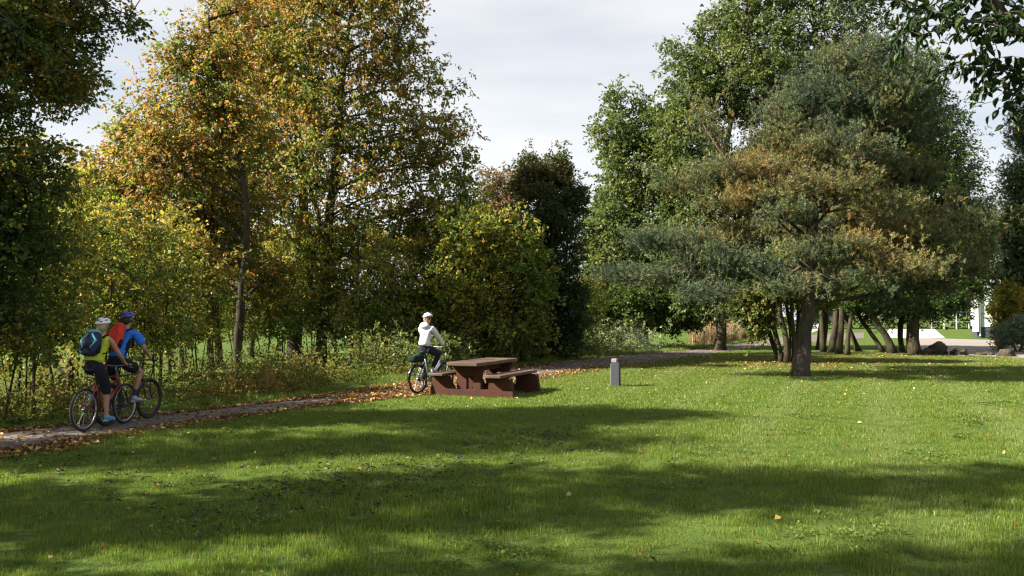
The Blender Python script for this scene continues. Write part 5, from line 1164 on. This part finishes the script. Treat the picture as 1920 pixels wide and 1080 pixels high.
    if fenders:
        for cx, a0, a1 in ((0, 0.5, 3.3), (wb, 0.55, 2.9)):
            bm = bmesh.new(); pv = None; rf = R + 0.025
            for k in range(19):
                a = a0 + (a1 - a0) * k / 18; r_ = [bm.verts.new((cx + (rf + dz) * math.cos(a), y, R + (rf + dz) * math.sin(a))) for y, dz in ((-0.028, -0.012), (0, 0), (0.028, -0.012))]
                if pv: bm.faces.new((pv[0], pv[1], r_[1], r_[0])); bm.faces.new((pv[1], pv[2], r_[2], r_[1]))
                pv = r_
            bmesh.ops.solidify(bm, geom=bm.faces[:], thickness=0.003)
            obj_bm('mudguard', bm, M_FR_BLK, T, smooth=True)
    if rack:
        bm = bmesh.new()
        for s in (-1, 1):
            bm_tube(bm, [(-0.22, s * 0.06, 0.74), (0.16, s * 0.05, 0.745)], 0.006, 6); bm_tube(bm, [(-0.08, s * 0.065, 0.74), (0.0, s * 0.075, R + 0.02)], 0.005, 6); bm_tube(bm, [(-0.18, s * 0.065, 0.74), (0.0, s * 0.075, R + 0.02)], 0.005, 6)
        for x in (-0.2, -0.05, 0.12): bm_tube(bm, [(x, -0.06, 0.742), (x, 0.06, 0.742)], 0.005, 6)
        obj_bm('rack', bm, M_FR_BLK, T, smooth=True)
    return T, ped, hb, w

def ik(a, c, l1, l2, pole):
    """middle joint of a two-bone limb from a to c bending towards pole"""
    a, c, pole = Vector(a), Vector(c), Vector(pole); d = c - a; L_ = min(d.length, (l1 + l2) * 0.999); u = d.normalized()
    x = (l1 * l1 - l2 * l2 + L_ * L_) / (2 * L_); h = math.sqrt(max(0.0, l1 * l1 - x * x)); p = pole - u * pole.dot(u); p.normalize()
    return a + u * x + p * h

SKINS = []
def skin(name, verts, edges, mat, parent, root=0, sub=2):
    """verts: (point, radius or (rx, ry)); grown with skin + subdivision, baked later"""
    me = bpy.data.meshes.new(name); me.from_pydata([tuple(v[0]) for v in verts], edges, [])
    o = link(bpy.data.objects.new(name, me), parent); me.materials.append(mat)
    md = o.modifiers.new('skin', 'SKIN'); md.use_smooth_shade = True; md.branch_smoothing = 0.6
    me.skin_vertices.new() if not me.skin_vertices else None
    for i, v in enumerate(verts):
        r = v[1]; me.skin_vertices[0].data[i].radius = (r, r) if isinstance(r, (int, float)) else r
        me.skin_vertices[0].data[i].use_root = (i == root)
    s = o.modifiers.new('sub', 'SUBSURF'); s.levels = sub; s.render_levels = sub
    SKINS.append([o, None]); return o
def bake_skins():
    bpy.context.view_layer.update(); dg = bpy.context.evaluated_depsgraph_get(); new = []
    for o, extra in SKINS: new.append(bpy.data.meshes.new_from_object(o.evaluated_get(dg)))
    for (o, extra), me in zip(SKINS, new):
        o.modifiers.clear(); nm = o.data.name; o.data = me
        if extra is not None:                        # fingers, ears and nose joined into the body
            bm = bmesh.new(); bm.from_mesh(me); extra(bm); bm.to_mesh(me); bm.free()
        if nm.split('.')[0] in ('shirt', 'jacket', 'trousers', 'shorts'):       # folds in the cloth
            for v in me.vertices:
                q = v.co; k = mnoise.noise(Vector((q.x * 9, q.y * 9, q.z * 26))) * 0.6 + mnoise.noise(Vector((q.x * 22, q.y * 22, q.z * 16 + 4))) * 0.4
                v.co = q + v.normal * (k * 0.014 + 0.002)
        for p in me.polygons: p.use_smooth = True
    SKINS.clear()

def fingers(bm, wrist, palm, axis, fwd, s=1.0):
    """four unequal fingers curled round a bar along axis, thumb from the side of the palm"""
    wrist, palm, axis, fwd = map(Vector, (wrist, palm, axis, fwd)); axis.normalize(); fwd.normalize(); dn = Vector((0, 0, -1))
    for k, (o_, ln) in enumerate(((-0.030, .88), (-0.010, 1.0), (0.011, .95), (0.031, .76))):
        b = palm + axis * o_ * s + fwd * 0.012
        q = [b, b + fwd * 0.034 * ln + dn * 0.002, b + fwd * 0.048 * ln + dn * 0.026, b + fwd * 0.026 * ln + dn * 0.044, b + fwd * 0.004 + dn * 0.040]
        bm_tube(bm, q, [0.0095, 0.009, 0.0085, 0.008, 0.006], 6)
    b = palm - axis * 0.036 * s - fwd * 0.015
    bm_tube(bm, [b + fwd * -0.02, b + axis * -0.012 * s + fwd * 0.008 + dn * 0.012, b + fwd * 0.028 + dn * 0.034 + axis * 0.004 * s], [0.013, 0.0105, 0.007], 6)

def make_rider(label, bike_t, ped, hb, w, skin_m, hip, lean, H=1.0, sh_w=0.18, head_turn=0.0, shirt_m=None, sleeve='none', pant_m=None, pant_len=0.6, sock_m=None, shoe_m=None,
               hair=None, female=False, head_drop=0.0, knees=(0.05, 0.05), glove_m=None, side_m=None, hood=False):
    """hip: seat point in bike space; lean: shoulder centre relative to hip"""
    T = thing('person', label, 'person', bike_t.location, bike_t.rotation_euler.z)
    hip = Vector(hip); sh = hip + Vector(lean); up = (sh - hip).normalized(); fw = Vector((up.z, 0, -up.x))
    hw = 0.10 if female else 0.09
    R_, L_ = -1, 1
    kn, an, toe, el, wr, palm = {}, {}, {}, {}, {}, {}
    hipj = {s: hip + Vector((0, s * hw, 0)) for s in (-1, 1)}; shj = {s: sh + Vector((0, s * sh_w, -0.02)) for s in (-1, 1)}
    for s, p, kk in ((-1, ped[0], knees[0]), (1, ped[1], knees[1])):
        an[s] = p + Vector((-0.065, s * -0.01, 0.095)); toe[s] = p + Vector((0.085, 0, 0.03))
        kn[s] = ik(hipj[s], an[s], 0.43 * H, 0.42 * H, (1, s * kk, 0.35))
        palm[s] = hb + Vector((-0.035, s * (w - 0.06), 0.028)); wr[s] = palm[s] + Vector((-0.075, s * -0.01, 0.018))
        el[s] = ik(shj[s], wr[s], 0.29 * H, 0.26 * H, (-0.25, s * 0.7, -0.8))
    neck = sh + Vector((0.02, 0, 0.075 * H)); hc = sh + Vector((0.055 - head_drop, 0, 0.205 * H))
    # body
    V = [(hip + Vector((0.01, 0, 0.04)), (0.08, 0.065)), (hip.lerp(sh, 0.38), (0.09, 0.07)), (hip.lerp(sh, 0.72), (0.10, 0.075)), (sh + Vector((0, 0, -0.03)), (0.072, 0.058)), (neck, 0.05), (neck + Vector((0.012, 0, 0.05)), 0.052), (hc + Vector((0.0, 0, -0.02)), (0.078, 0.082)), (hc + Vector((-0.008, 0, 0.055)), (0.085, 0.09)), (hc + Vector((-0.01, 0, 0.10)), (0.055, 0.06))]
    E = [(0, 1), (1, 2), (2, 3), (3, 4), (4, 5), (5, 6), (6, 7), (7, 8)]
    for s in (-1, 1):
        i = len(V); V += [(hipj[s] + Vector((0.02, 0, 0.0)), 0.062), (hipj[s].lerp(kn[s], 0.5), 0.066), (kn[s], 0.056), (kn[s].lerp(an[s], 0.33), 0.055), (an[s].lerp(kn[s], 0.2), 0.036), (an[s], 0.036), (an[s].lerp(toe[s], .55) + Vector((0, 0, -0.04)), 0.036), (toe[s], 0.028)]
        E += [(0, i), (i, i + 1), (i + 1, i + 2), (i + 2, i + 3), (i + 3, i + 4), (i + 4, i + 5), (i + 5, i + 6), (i + 6, i + 7)]
        i = len(V); V += [(shj[s], 0.050), (shj[s].lerp(el[s], .5), 0.046 if not female else 0.04), (el[s], 0.037), (el[s].lerp(wr[s], .35), 0.036), (wr[s], 0.024), (palm[s] + Vector((-0.025, 0, 0)), (0.030, 0.018))]
        E += [(3, i), (i, i + 1), (i + 1, i + 2), (i + 2, i + 3), (i + 3, i + 4), (i + 4, i + 5)]
    body = skin('body', V, E, skin_m, T)
    rot = Matrix.Rotation(head_turn, 4, 'Z')
    def hd(v): return hc + rot @ Vector(v)
    def extra(bm):
        for s in (-1, 1): fingers(bm, wr[s], palm[s], (0, s, 0), (1, 0, 0), s)
        bm_tube(bm, [hd((0.078, 0, 0.03)), hd((0.100, 0, 0.0)), hd((0.094, 0, -0.016)), hd((0.075, 0, -0.02))], [0.008, 0.012, 0.014, 0.008], 7)    # nose
        for s in (-1, 1):
            bm_tube(bm, [hd((-0.004, s * 0.078, -0.02)), hd((-0.008, s * 0.092, 0.0)), hd((-0.006, s * 0.090, 0.025)), hd((0, s * 0.076, 0.03))], [0.008, 0.011, 0.011, 0.006], 6)   # ears
        bm_tube(bm, [hd((0.072, -0.03, -0.052)), hd((0.086, -0.012, -0.05)), hd((0.086, 0.012, -0.05)), hd((0.072, 0.03, -0.052))], [0.004, 0.007, 0.007, 0.004], 6)                  # lips
        bm_tube(bm, [hd((0.03, 0, -0.075)), hd((0.068, 0, -0.085))], [0.035, 0.022], 8)                                                                                               # chin
    SKINS[-1][1] = extra
    # eyes
    for s in (-1, 1):
        bm = bmesh.new(); bmesh.ops.create_uvsphere(bm, u_segments=10, v_segments=8, radius=0.012); o = obj_bm('eye', bm, M_BLACK, T, smooth=True); o.location = hd((0.078, s * 0.03, 0.022))
    # shirt
    if shirt_m:
        g_ = 0.016
        V = [(hip + Vector((-0.01, 0, 0.05)), (0.165, 0.140)), (hip.lerp(sh, 0.3), (0.148, 0.122)), (hip.lerp(sh, 0.7), (0.162, 0.128)), (sh + Vector((0, 0, -0.02)), (0.125, 0.098)), (neck + Vector((-0.002, 0, -0.015)), 0.060)]
        E = [(0, 1), (1, 2), (2, 3), (3, 4)]
        for s in (-1, 1):
            i = len(V); V.append((shj[s] + Vector((0, -s * 0.012, 0.005)), 0.080 if sleeve != 'none' else 0.066)); E.append((3, i))
            if sleeve in ('short', 'long'): V.append((shj[s].lerp(el[s], .55), 0.074 if sleeve == 'short' else 0.068)); E.append((i, i + 1))
            if sleeve == 'short': V.append((shj[s].lerp(el[s], .74), 0.070)); E.append((i + 1, i + 2))
            if sleeve == 'long':
                V += [(el[s], 0.060), (el[s].lerp(wr[s], .5), 0.054), (wr[s].lerp(el[s], .06), 0.042)]; E += [(i + 1, i + 2), (i + 2, i + 3), (i + 3, i + 4)]
        skin('shirt' if sleeve != 'long' else 'jacket', V, E, shirt_m, T, sub=3)
    if side_m:
        for s in (-1, 1):
            c = hip.lerp(sh, 0.66) + Vector((-0.01, s * 0.135, 0)); c2 = hip.lerp(sh, .40) + Vector((0, s * 0.135, 0))
            skin('side_panel', [(shj[s] + Vector((-0.02, -s * .03, -0.09)), 0.035), (c, (0.058, 0.045)), (c2, 0.032), (hip.lerp(sh, .2) + Vector((0, s * 0.125, 0)), 0.02)], [(0, 1), (1, 2), (2, 3)], side_m, T)
    if pant_m:
        V = [(hip + Vector((0, 0, 0.10)), (0.150, 0.125))]; E = []
        V.append((hip + Vector((-0.02, 0, 0.0)), (0.165, 0.135))); E.append((0, 1))
        for s in (-1, 1):
            i = len(V); a = hipj[s]; k = kn[s]; n_ = an[s]
            V += [(a + Vector((0.02, s * 0.01, 0.0)), 0.125), (a.lerp(k, 0.5), 0.108)]; E += [(1, i), (i, i + 1)]
            if pant_len <= 0.5: V.append((a.lerp(k, 0.86), 0.092)); E.append((i + 1, i + 2))
            else:
                V.append((k, 0.078)); E.append((i + 1, i + 2)); V.append((k.lerp(n_, 0.22), 0.074)); E.append((i + 2, i + 3))
                if pant_len > 0.8: V += [(k.lerp(n_, 0.6), 0.055), (k.lerp(n_, 0.93), 0.048)]; E += [(i + 3, i + 4), (i + 4, i + 5)]
        skin('trousers' if pant_len > 0.5 else 'shorts', V, E, pant_m, T, sub=3)
    for s in (-1, 1):
        if sock_m: skin('sock', [(an[s].lerp(kn[s], 0.32), 0.046), (an[s].lerp(kn[s], .1), 0.043), (an[s], 0.044)], [(0, 1), (1, 2)], sock_m, T)
        so_ = skin('shoe', [(an[s] + Vector((-0.035, 0, -0.04)), (0.040, 0.042)), (an[s] + Vector((0.0, 0, -0.03)), 0.050), (an[s].lerp(toe[s], .5) + Vector((0, 0, -0.03)), (0.046, 0.038)), (toe[s] + Vector((0.01, 0, -0.01)), (0.044, 0.030)), (toe[s] + Vector((0.05, 0, -0.01)), (0.030, 0.020))], [(0, 1), (1, 2), (2, 3), (3, 4)], shoe_m, T)
        bm = bmesh.new(); bm_tube(bm, [an[s] + Vector((-0.07, 0, -0.088)), an[s].lerp(toe[s], .5) + Vector((0, 0, -0.068)), toe[s] + Vector((0.06, 0, -0.03))], [0.020, 0.026, 0.018], 8)
        obj_bm('sole', bm, M_SOLE, so_, smooth=True)
        if glove_m: skin('glove', [(wr[s] + Vector((0.0, 0, 0)), 0.032), (palm[s] + Vector((-0.015, 0, 0.0)), (0.040, 0.026)), (palm[s] + Vector((0.03, 0, -0.008)), (0.038, 0.020))], [(0, 1), (1, 2)], glove_m, T)
    if hair:
        bm = bmesh.new(); bmesh.ops.create_uvsphere(bm, u_segments=20, v_segments=14, radius=1)
        for v in bm.verts:
            n = v.co.copy(); k = 1 + 0.06 * mnoise.noise(n * 5); v.co = rot @ Vector((-0.025 + n.x * 0.092 * k, n.y * 0.088 * k, 0.015 + n.z * 0.105 * k - (0.02 if n.x < 0 else 0)))
            v.co += hc
        if female:
            b0 = hd((-0.10, 0, -0.03)); bm_tube(bm, [b0 + rot @ Vector((0.03, 0, 0.02)), b0, b0 + rot @ Vector((-0.025, 0, -0.05)), b0 + rot @ Vector((-0.02, 0, -0.13))], [0.02, 0.028, 0.026, 0.006], 8)
        obj_bm('hair', bm, hair, T, smooth=True)
    if hood:
        bm = bmesh.new(); c = sh + Vector((-0.085, 0, 0.05))
        bmesh.ops.create_uvsphere(bm, u_segments=18, v_segments=12, radius=1)
        for v in bm.verts:
            n = v.co.copy(); k = 1 + 0.12 * mnoise.noise(n * 3 + Vector((3, 0, 0))); v.co = c + Vector((n.x * 0.065 * k, n.y * 0.13 * k, n.z * 0.075 * k))
        obj_bm('hood', bm, shirt_m, T, smooth=True)
    return T, dict(sh=sh, hip=hip, up=up, hd=hd, hc=hc, rot=rot, neck=neck, shj=shj)

M_SOLE = plain_mat('shoe_sole', (0.25, 0.26, 0.27), rough=0.8)
def helmet(label_part, T, J, shell_m, vent_m, peak=False):
    """cycle helmet: shell with vents along its length, rim and strap"""
    H_ = bpy.data.objects.new('helmet', None); link(H_, T); H_.location = J['hd']((-0.005, 0, 0.045)); H_.rotation_euler = (0, -0.08, J['rot'].to_euler().z)
    bm = bmesh.new(); bmesh.ops.create_uvsphere(bm, u_segments=28, v_segments=16, radius=1)
    bmesh.ops.delete(bm, geom=[v for v in bm.verts if v.co.z < -0.12], context='VERTS')
    for v in bm.verts:
        n = v.co.copy(); taper = 1 - 0.14 * max(0, -n.x); v.co = Vector((n.x * 0.140 - 0.008, n.y * 0.108 * taper, n.z * 0.105 + (0.016 * (1 - n.z) if n.x > 0.6 else 0)))
    bmesh.ops.solidify(bm, geom=bm.faces[:], thickness=0.014)
    sh_ = obj_bm('shell', bm, shell_m, H_, smooth=True)
    def surf(a, b):                                  # a: side angle, b: along
        n = Vector((math.sin(b) * math.cos(a * 0.5), math.sin(a) * math.cos(b * .85), math.cos(a) * math.cos(b))); n.normalize()
        taper = 1 - 0.14 * max(0, -n.x); return Vector((n.x * 0.143 - 0.008, n.y * 0.111 * taper, n.z * 0.108))
    for a in (-1.0, -0.5, 0.0, 0.5, 1.0):
        for b0, b1 in ((-1.15, -0.62), (-0.40, 0.18), (0.40, 0.95)):
            bm = bmesh.new(); n_ = 5; w_ = [0.002, 0.0085, 0.011, 0.0085, 0.002]
            bm_tube(bm, [surf(a, b0 + (b1 - b0) * k / 4 + a * a * 0.06) * 0.985 for k in range(n_)], w_, 6); obj_bm('vent', bm, vent_m, sh_, smooth=True)
    for s in (-1, 1):
        bm = bmesh.new(); bm_tube(bm, [(0.03, s * 0.100, -0.01), (0.015, s * 0.088, -0.085), (0.045, s * 0.03, -0.145)], 0.004, 5); obj_bm('strap', bm, vent_m, H_, smooth=True)
    if peak:
        bm = bmesh.new(); bm_tube(bm, [(0.10, -0.06, 0.03), (0.155, -0.03, 0.028), (0.165, 0, 0.028), (0.155, 0.03, 0.028), (0.10, 0.06, 0.03)], 0.007, 6); obj_bm('peak', bm, vent_m, H_, smooth=True)
    return H_
def backpack(label, T0, J, main_m, trim_m, size, dark_m, offset=0.0):
    """rucksack on the rider's back with lid, panels and shoulder straps"""
    T = thing('backpack', label, 'backpack', T0.location, T0.rotation_euler.z)
    sh, hip, up = J['sh'], J['hip'], J['up']; back = Vector((-up.z, 0, up.x)); side = Vector((0, 1, 0))
    w_, h_, d_ = size; c = hip.lerp(sh, 0.66) + back * (0.115 + d_ / 2) + up * offset
    M = Matrix((side, up, back)).transposed()
    bm = bmesh.new(); bmesh.ops.create_cube(bm, size=2); bmesh.ops.subdivide_edges(bm, edges=bm.edges[:], cuts=7, use_grid_fill=True)
    for v in bm.verts:
        q = v.co.copy(); k = 4.0; r = (abs(q.x) ** k + abs(q.y) ** k + abs(q.z) ** k) ** (1 / k); q = q / r
        bulge = 1 + 0.10 * mnoise.noise(q * 2.5); tp2 = 1 - 0.22 * max(0, q.y)
        v.co = c + M @ Vector((q.x * w_ / 2 * tp2, q.y * h_ / 2, q.z * d_ / 2 * bulge * (1 - .25 * max(0, q.y))))
    b = obj_bm('pack_body', bm, main_m, T, smooth=True)
    # lid
    bm = bmesh.new(); bmesh.ops.create_uvsphere(bm, u_segments=18, v_segments=12, radius=1)
    for v in bm.verts: v.co = c + up * h_ * 0.44 + M @ Vector((v.co.x * w_ * 0.40, v.co.y * h_ * 0.11, v.co.z * d_ * 0.46))
    obj_bm('lid', bm, trim_m, T, smooth=True)
    # chevron trim and pocket on the outside
    f = c + back * (d_ / 2 * 1.01)
    for s in (-1, 1):
        bm = bmesh.new(); pts = [f + up * h_ * 0.30 + side * s * w_ * 0.12, f + up * 0.02 + side * s * w_ * 0.40 - back * 0.018, f - up * h_ * 0.30 + side * s * w_ * 0.20]
        bm_tube(bm, pts, [0.012, 0.022, 0.008], 8); obj_bm('trim_band', bm, trim_m, T, smooth=True)
        bm = bmesh.new(); bm_tube(bm, [c + side * s * w_ * 0.52 - up * h_ * .38, c + side * s * w_ * 0.53 - up * h_ * .1], [0.035, 0.03], 8); obj_bm('side_pocket', bm, dark_m, T, smooth=True)
        bm = bmesh.new(); x = s * 0.10
        bm_tube(bm, [sh + Vector((0, x, 0)) + back * 0.10 - up * 0.02, sh + Vector((0.0, x, 0.065)), sh + Vector((0, x, 0)) - back * 0.105 - up * 0.03, hip.lerp(sh, .6) + Vector((0, x * 1.25, 0)) - back * 0.13, hip.lerp(sh, 0.42) + Vector((0, x * 1.5, 0)) + back * .06], [0.017, 0.02, 0.02, 0.015, 0.008], 7)
        obj_bm('shoulder_strap', bm, dark_m, T, smooth=True)
    bm = bmesh.new(); bm_tube(bm, [f - up * h_ * .36 + side * -w_ * .28, f - up * h_ * .18, f - up * h_ * .36 + side * w_ * .28], [0.01, 0.03, 0.01], 8); obj_bm('front_pocket', bm, dark_m, T, smooth=True)
    bm = bmesh.new(); bm_tube(bm, [c + up * h_ * .5 + side * -.03, c + up * (h_ * .5 + 0.05), c + up * h_ * .5 + side * .03], 0.006, 6); obj_bm('grab_loop', bm, dark_m, T, smooth=True)
    return T

def cloth(name, c, rough=0.85): return plain_mat(name, c, rough=rough, spec=0.15, var=0.18, scale=22, bump=0.5)
M_SKIN = plain_mat('skin', (0.36, 0.20, 0.14), rough=0.55, spec=0.35, var=0.08)
M_YEL = cloth('yellow_green_jersey', (0.42, 0.50, 0.04)); M_BLKC = cloth('black_cycling_cloth', (0.014, 0.016, 0.022)); M_BLUEJ = cloth('royal_blue_jersey', (0.035, 0.16, 0.62))
M_NAVY = cloth('navy_pack_cloth', (0.03, 0.032, 0.075)); M_TEAL = cloth('teal_pack_trim', (0.10, 0.36, 0.42)); M_REDP = cloth('red_pack_cloth', (0.55, 0.05, 0.03))
M_WHJ = cloth('white_jacket', (0.55, 0.57, 0.60)); M_BLUSH = cloth('blue_shoe', (0.10, 0.28, 0.50)); M_GRSH = cloth('grey_blue_shoe', (0.28, 0.33, 0.45)); M_DKSOCK = cloth('dark_sock', (0.03, 0.04, 0.07))
M_HELW = plain_mat('white_helmet_shell', (0.75, 0.77, 0.8), rough=0.3, coat=0.5, var=0.04); M_HELB = plain_mat('dark_blue_helmet_shell', (0.03, 0.04, 0.22), rough=0.3, coat=0.5, var=0.05)
M_HAIR_D = plain_mat('dark_hair', (0.03, 0.02, 0.014), rough=0.6); M_HAIR_B = plain_mat('blonde_hair', (0.38, 0.27, 0.15), rough=0.6, var=0.3)

# woman in yellow, nearest
p1 = gp(157.5, 811)
b1, ped1, hb1, w1 = bike('red mountain bike with silver rims under the woman in yellow', p1, math.radians(80), M_FR_RED, R=0.34, crank=math.radians(-82), bar_z=0.985, bar_w=0.60)
r1, J1 = make_rider('woman in yellow-green sleeveless top and white helmet cycling away, navy pack on back', b1, ped1, hb1, w1, M_SKIN, (0.20, 0, 1.005), (0.20, 0, 0.445), H=0.97, sh_w=0.165, shirt_m=M_YEL, sleeve='none', pant_m=M_BLKC, pant_len=0.6, shoe_m=M_BLUSH, hair=M_HAIR_B, female=True, head_turn=-0.25)
helmet('', r1, J1, M_HELW, M_BLACK)
backpack('navy and teal backpack on the back of the woman in yellow', r1, J1, M_NAVY, M_TEAL, (0.31, 0.42, 0.18), M_BLKC)
# man in blue, beside her
p2 = gp(278.6, 786); th2 = math.radians(77); p2r = Vector((p2.x - 1.1 * math.cos(th2), p2.y - 1.1 * math.sin(th2), 0))
b2, ped2, hb2, w2 = bike('black mountain bike with fat tyres under the man in blue', p2r, th2, M_FR_BLK, R=0.36, tyre=0.03, wb=1.10, crank=math.radians(20), bar_z=1.04, bar_w=0.68, rim_m=M_RIMD)
r2, J2 = make_rider('man in royal blue jersey with black side panels and dark blue helmet cycling away', b2, ped2, hb2, w2, M_SKIN, (0.19, 0, 1.04), (0.26, 0, 0.50), H=1.04, sh_w=0.20, shirt_m=M_BLUEJ, sleeve='short', pant_m=M_BLKC, pant_len=0.45, sock_m=M_DKSOCK, shoe_m=M_GRSH, hair=M_HAIR_D, side_m=M_BLKC, knees=(0.35, 0.3), head_turn=-0.3, glove_m=M_BLKC)
helmet('', r2, J2, M_HELB, M_BLACK, peak=True)
backpack('slim red backpack on the back of the man in blue', r2, J2, M_REDP, M_REDP, (0.24, 0.48, 0.16), M_BLKC)
# woman in white, farther off, looking back
p3 = gp(784, 741)
b3, ped3, hb3, w3 = bike('dark touring bike with mudguards and rack beside the picnic table', p3 + Vector((-0.02, 0.12, 0)), math.radians(58), M_FR_SIL, R=0.345, crank=math.radians(75), bar_z=1.06, bar_w=0.58, fenders=True, rack=True, rim_m=M_RIMD, step_through=True)
r3, J3 = make_rider('woman in white jacket, black trousers and white helmet looking back over her shoulder', b3, ped3, hb3, w3, M_SKIN, (0.22, 0, 1.03), (0.10, 0, 0.50), H=1.0, sh_w=0.185, shirt_m=M_WHJ, sleeve='long', pant_m=M_BLKC, pant_len=1.0, shoe_m=M_GRSH, hair=M_HAIR_B, female=True, head_turn=math.radians(-105), hood=True)
helmet('', r3, J3, M_HELW, M_NAVY)
for s in (-1, 1):
    bm = bmesh.new(); bmesh.ops.create_uvsphere(bm, u_segments=12, v_segments=8, radius=1)
    for v in bm.verts: v.co = J3['hd'](Vector((0.088, s * 0.034, 0.022)) + Vector((v.co.x * 0.010, v.co.y * 0.028, v.co.z * 0.020)))
    obj_bm('sunglasses_lens', bm, M_BLACK, r3, smooth=True)
# bag on the rack
BG = thing('pannier_bag', 'dark green bag strapped on the rear rack of the touring bike', 'bag', b3.location, b3.rotation_euler.z)
M_GRB = cloth('dark_green_bag', (0.010, 0.020, 0.014))
bm = bmesh.new(); bmesh.ops.create_cube(bm, size=2); bmesh.ops.subdivide_edges(bm, edges=bm.edges[:], cuts=5, use_grid_fill=True)
for v in bm.verts:
    q = v.co.copy(); r = (abs(q.x) ** 5 + abs(q.y) ** 5 + abs(q.z) ** 5) ** 0.2; q = q / r * (1 + 0.08 * mnoise.noise(q * 3)); v.co = Vector((-0.06 + q.x * 0.20, q.y * 0.12, 0.825 + q.z * 0.075))
obj_bm('bag_body', bm, M_GRB, BG, smooth=True)
bm = bmesh.new(); bm_tube(bm, [(-0.22, -0.05, 0.90), (-0.06, -0.06, 0.935), (0.10, -0.05, 0.90)], 0.012, 8); obj_bm('strap', bm, plain_mat('green_strap', (0.05, 0.22, 0.08)), BG, smooth=True)
bake_skins()
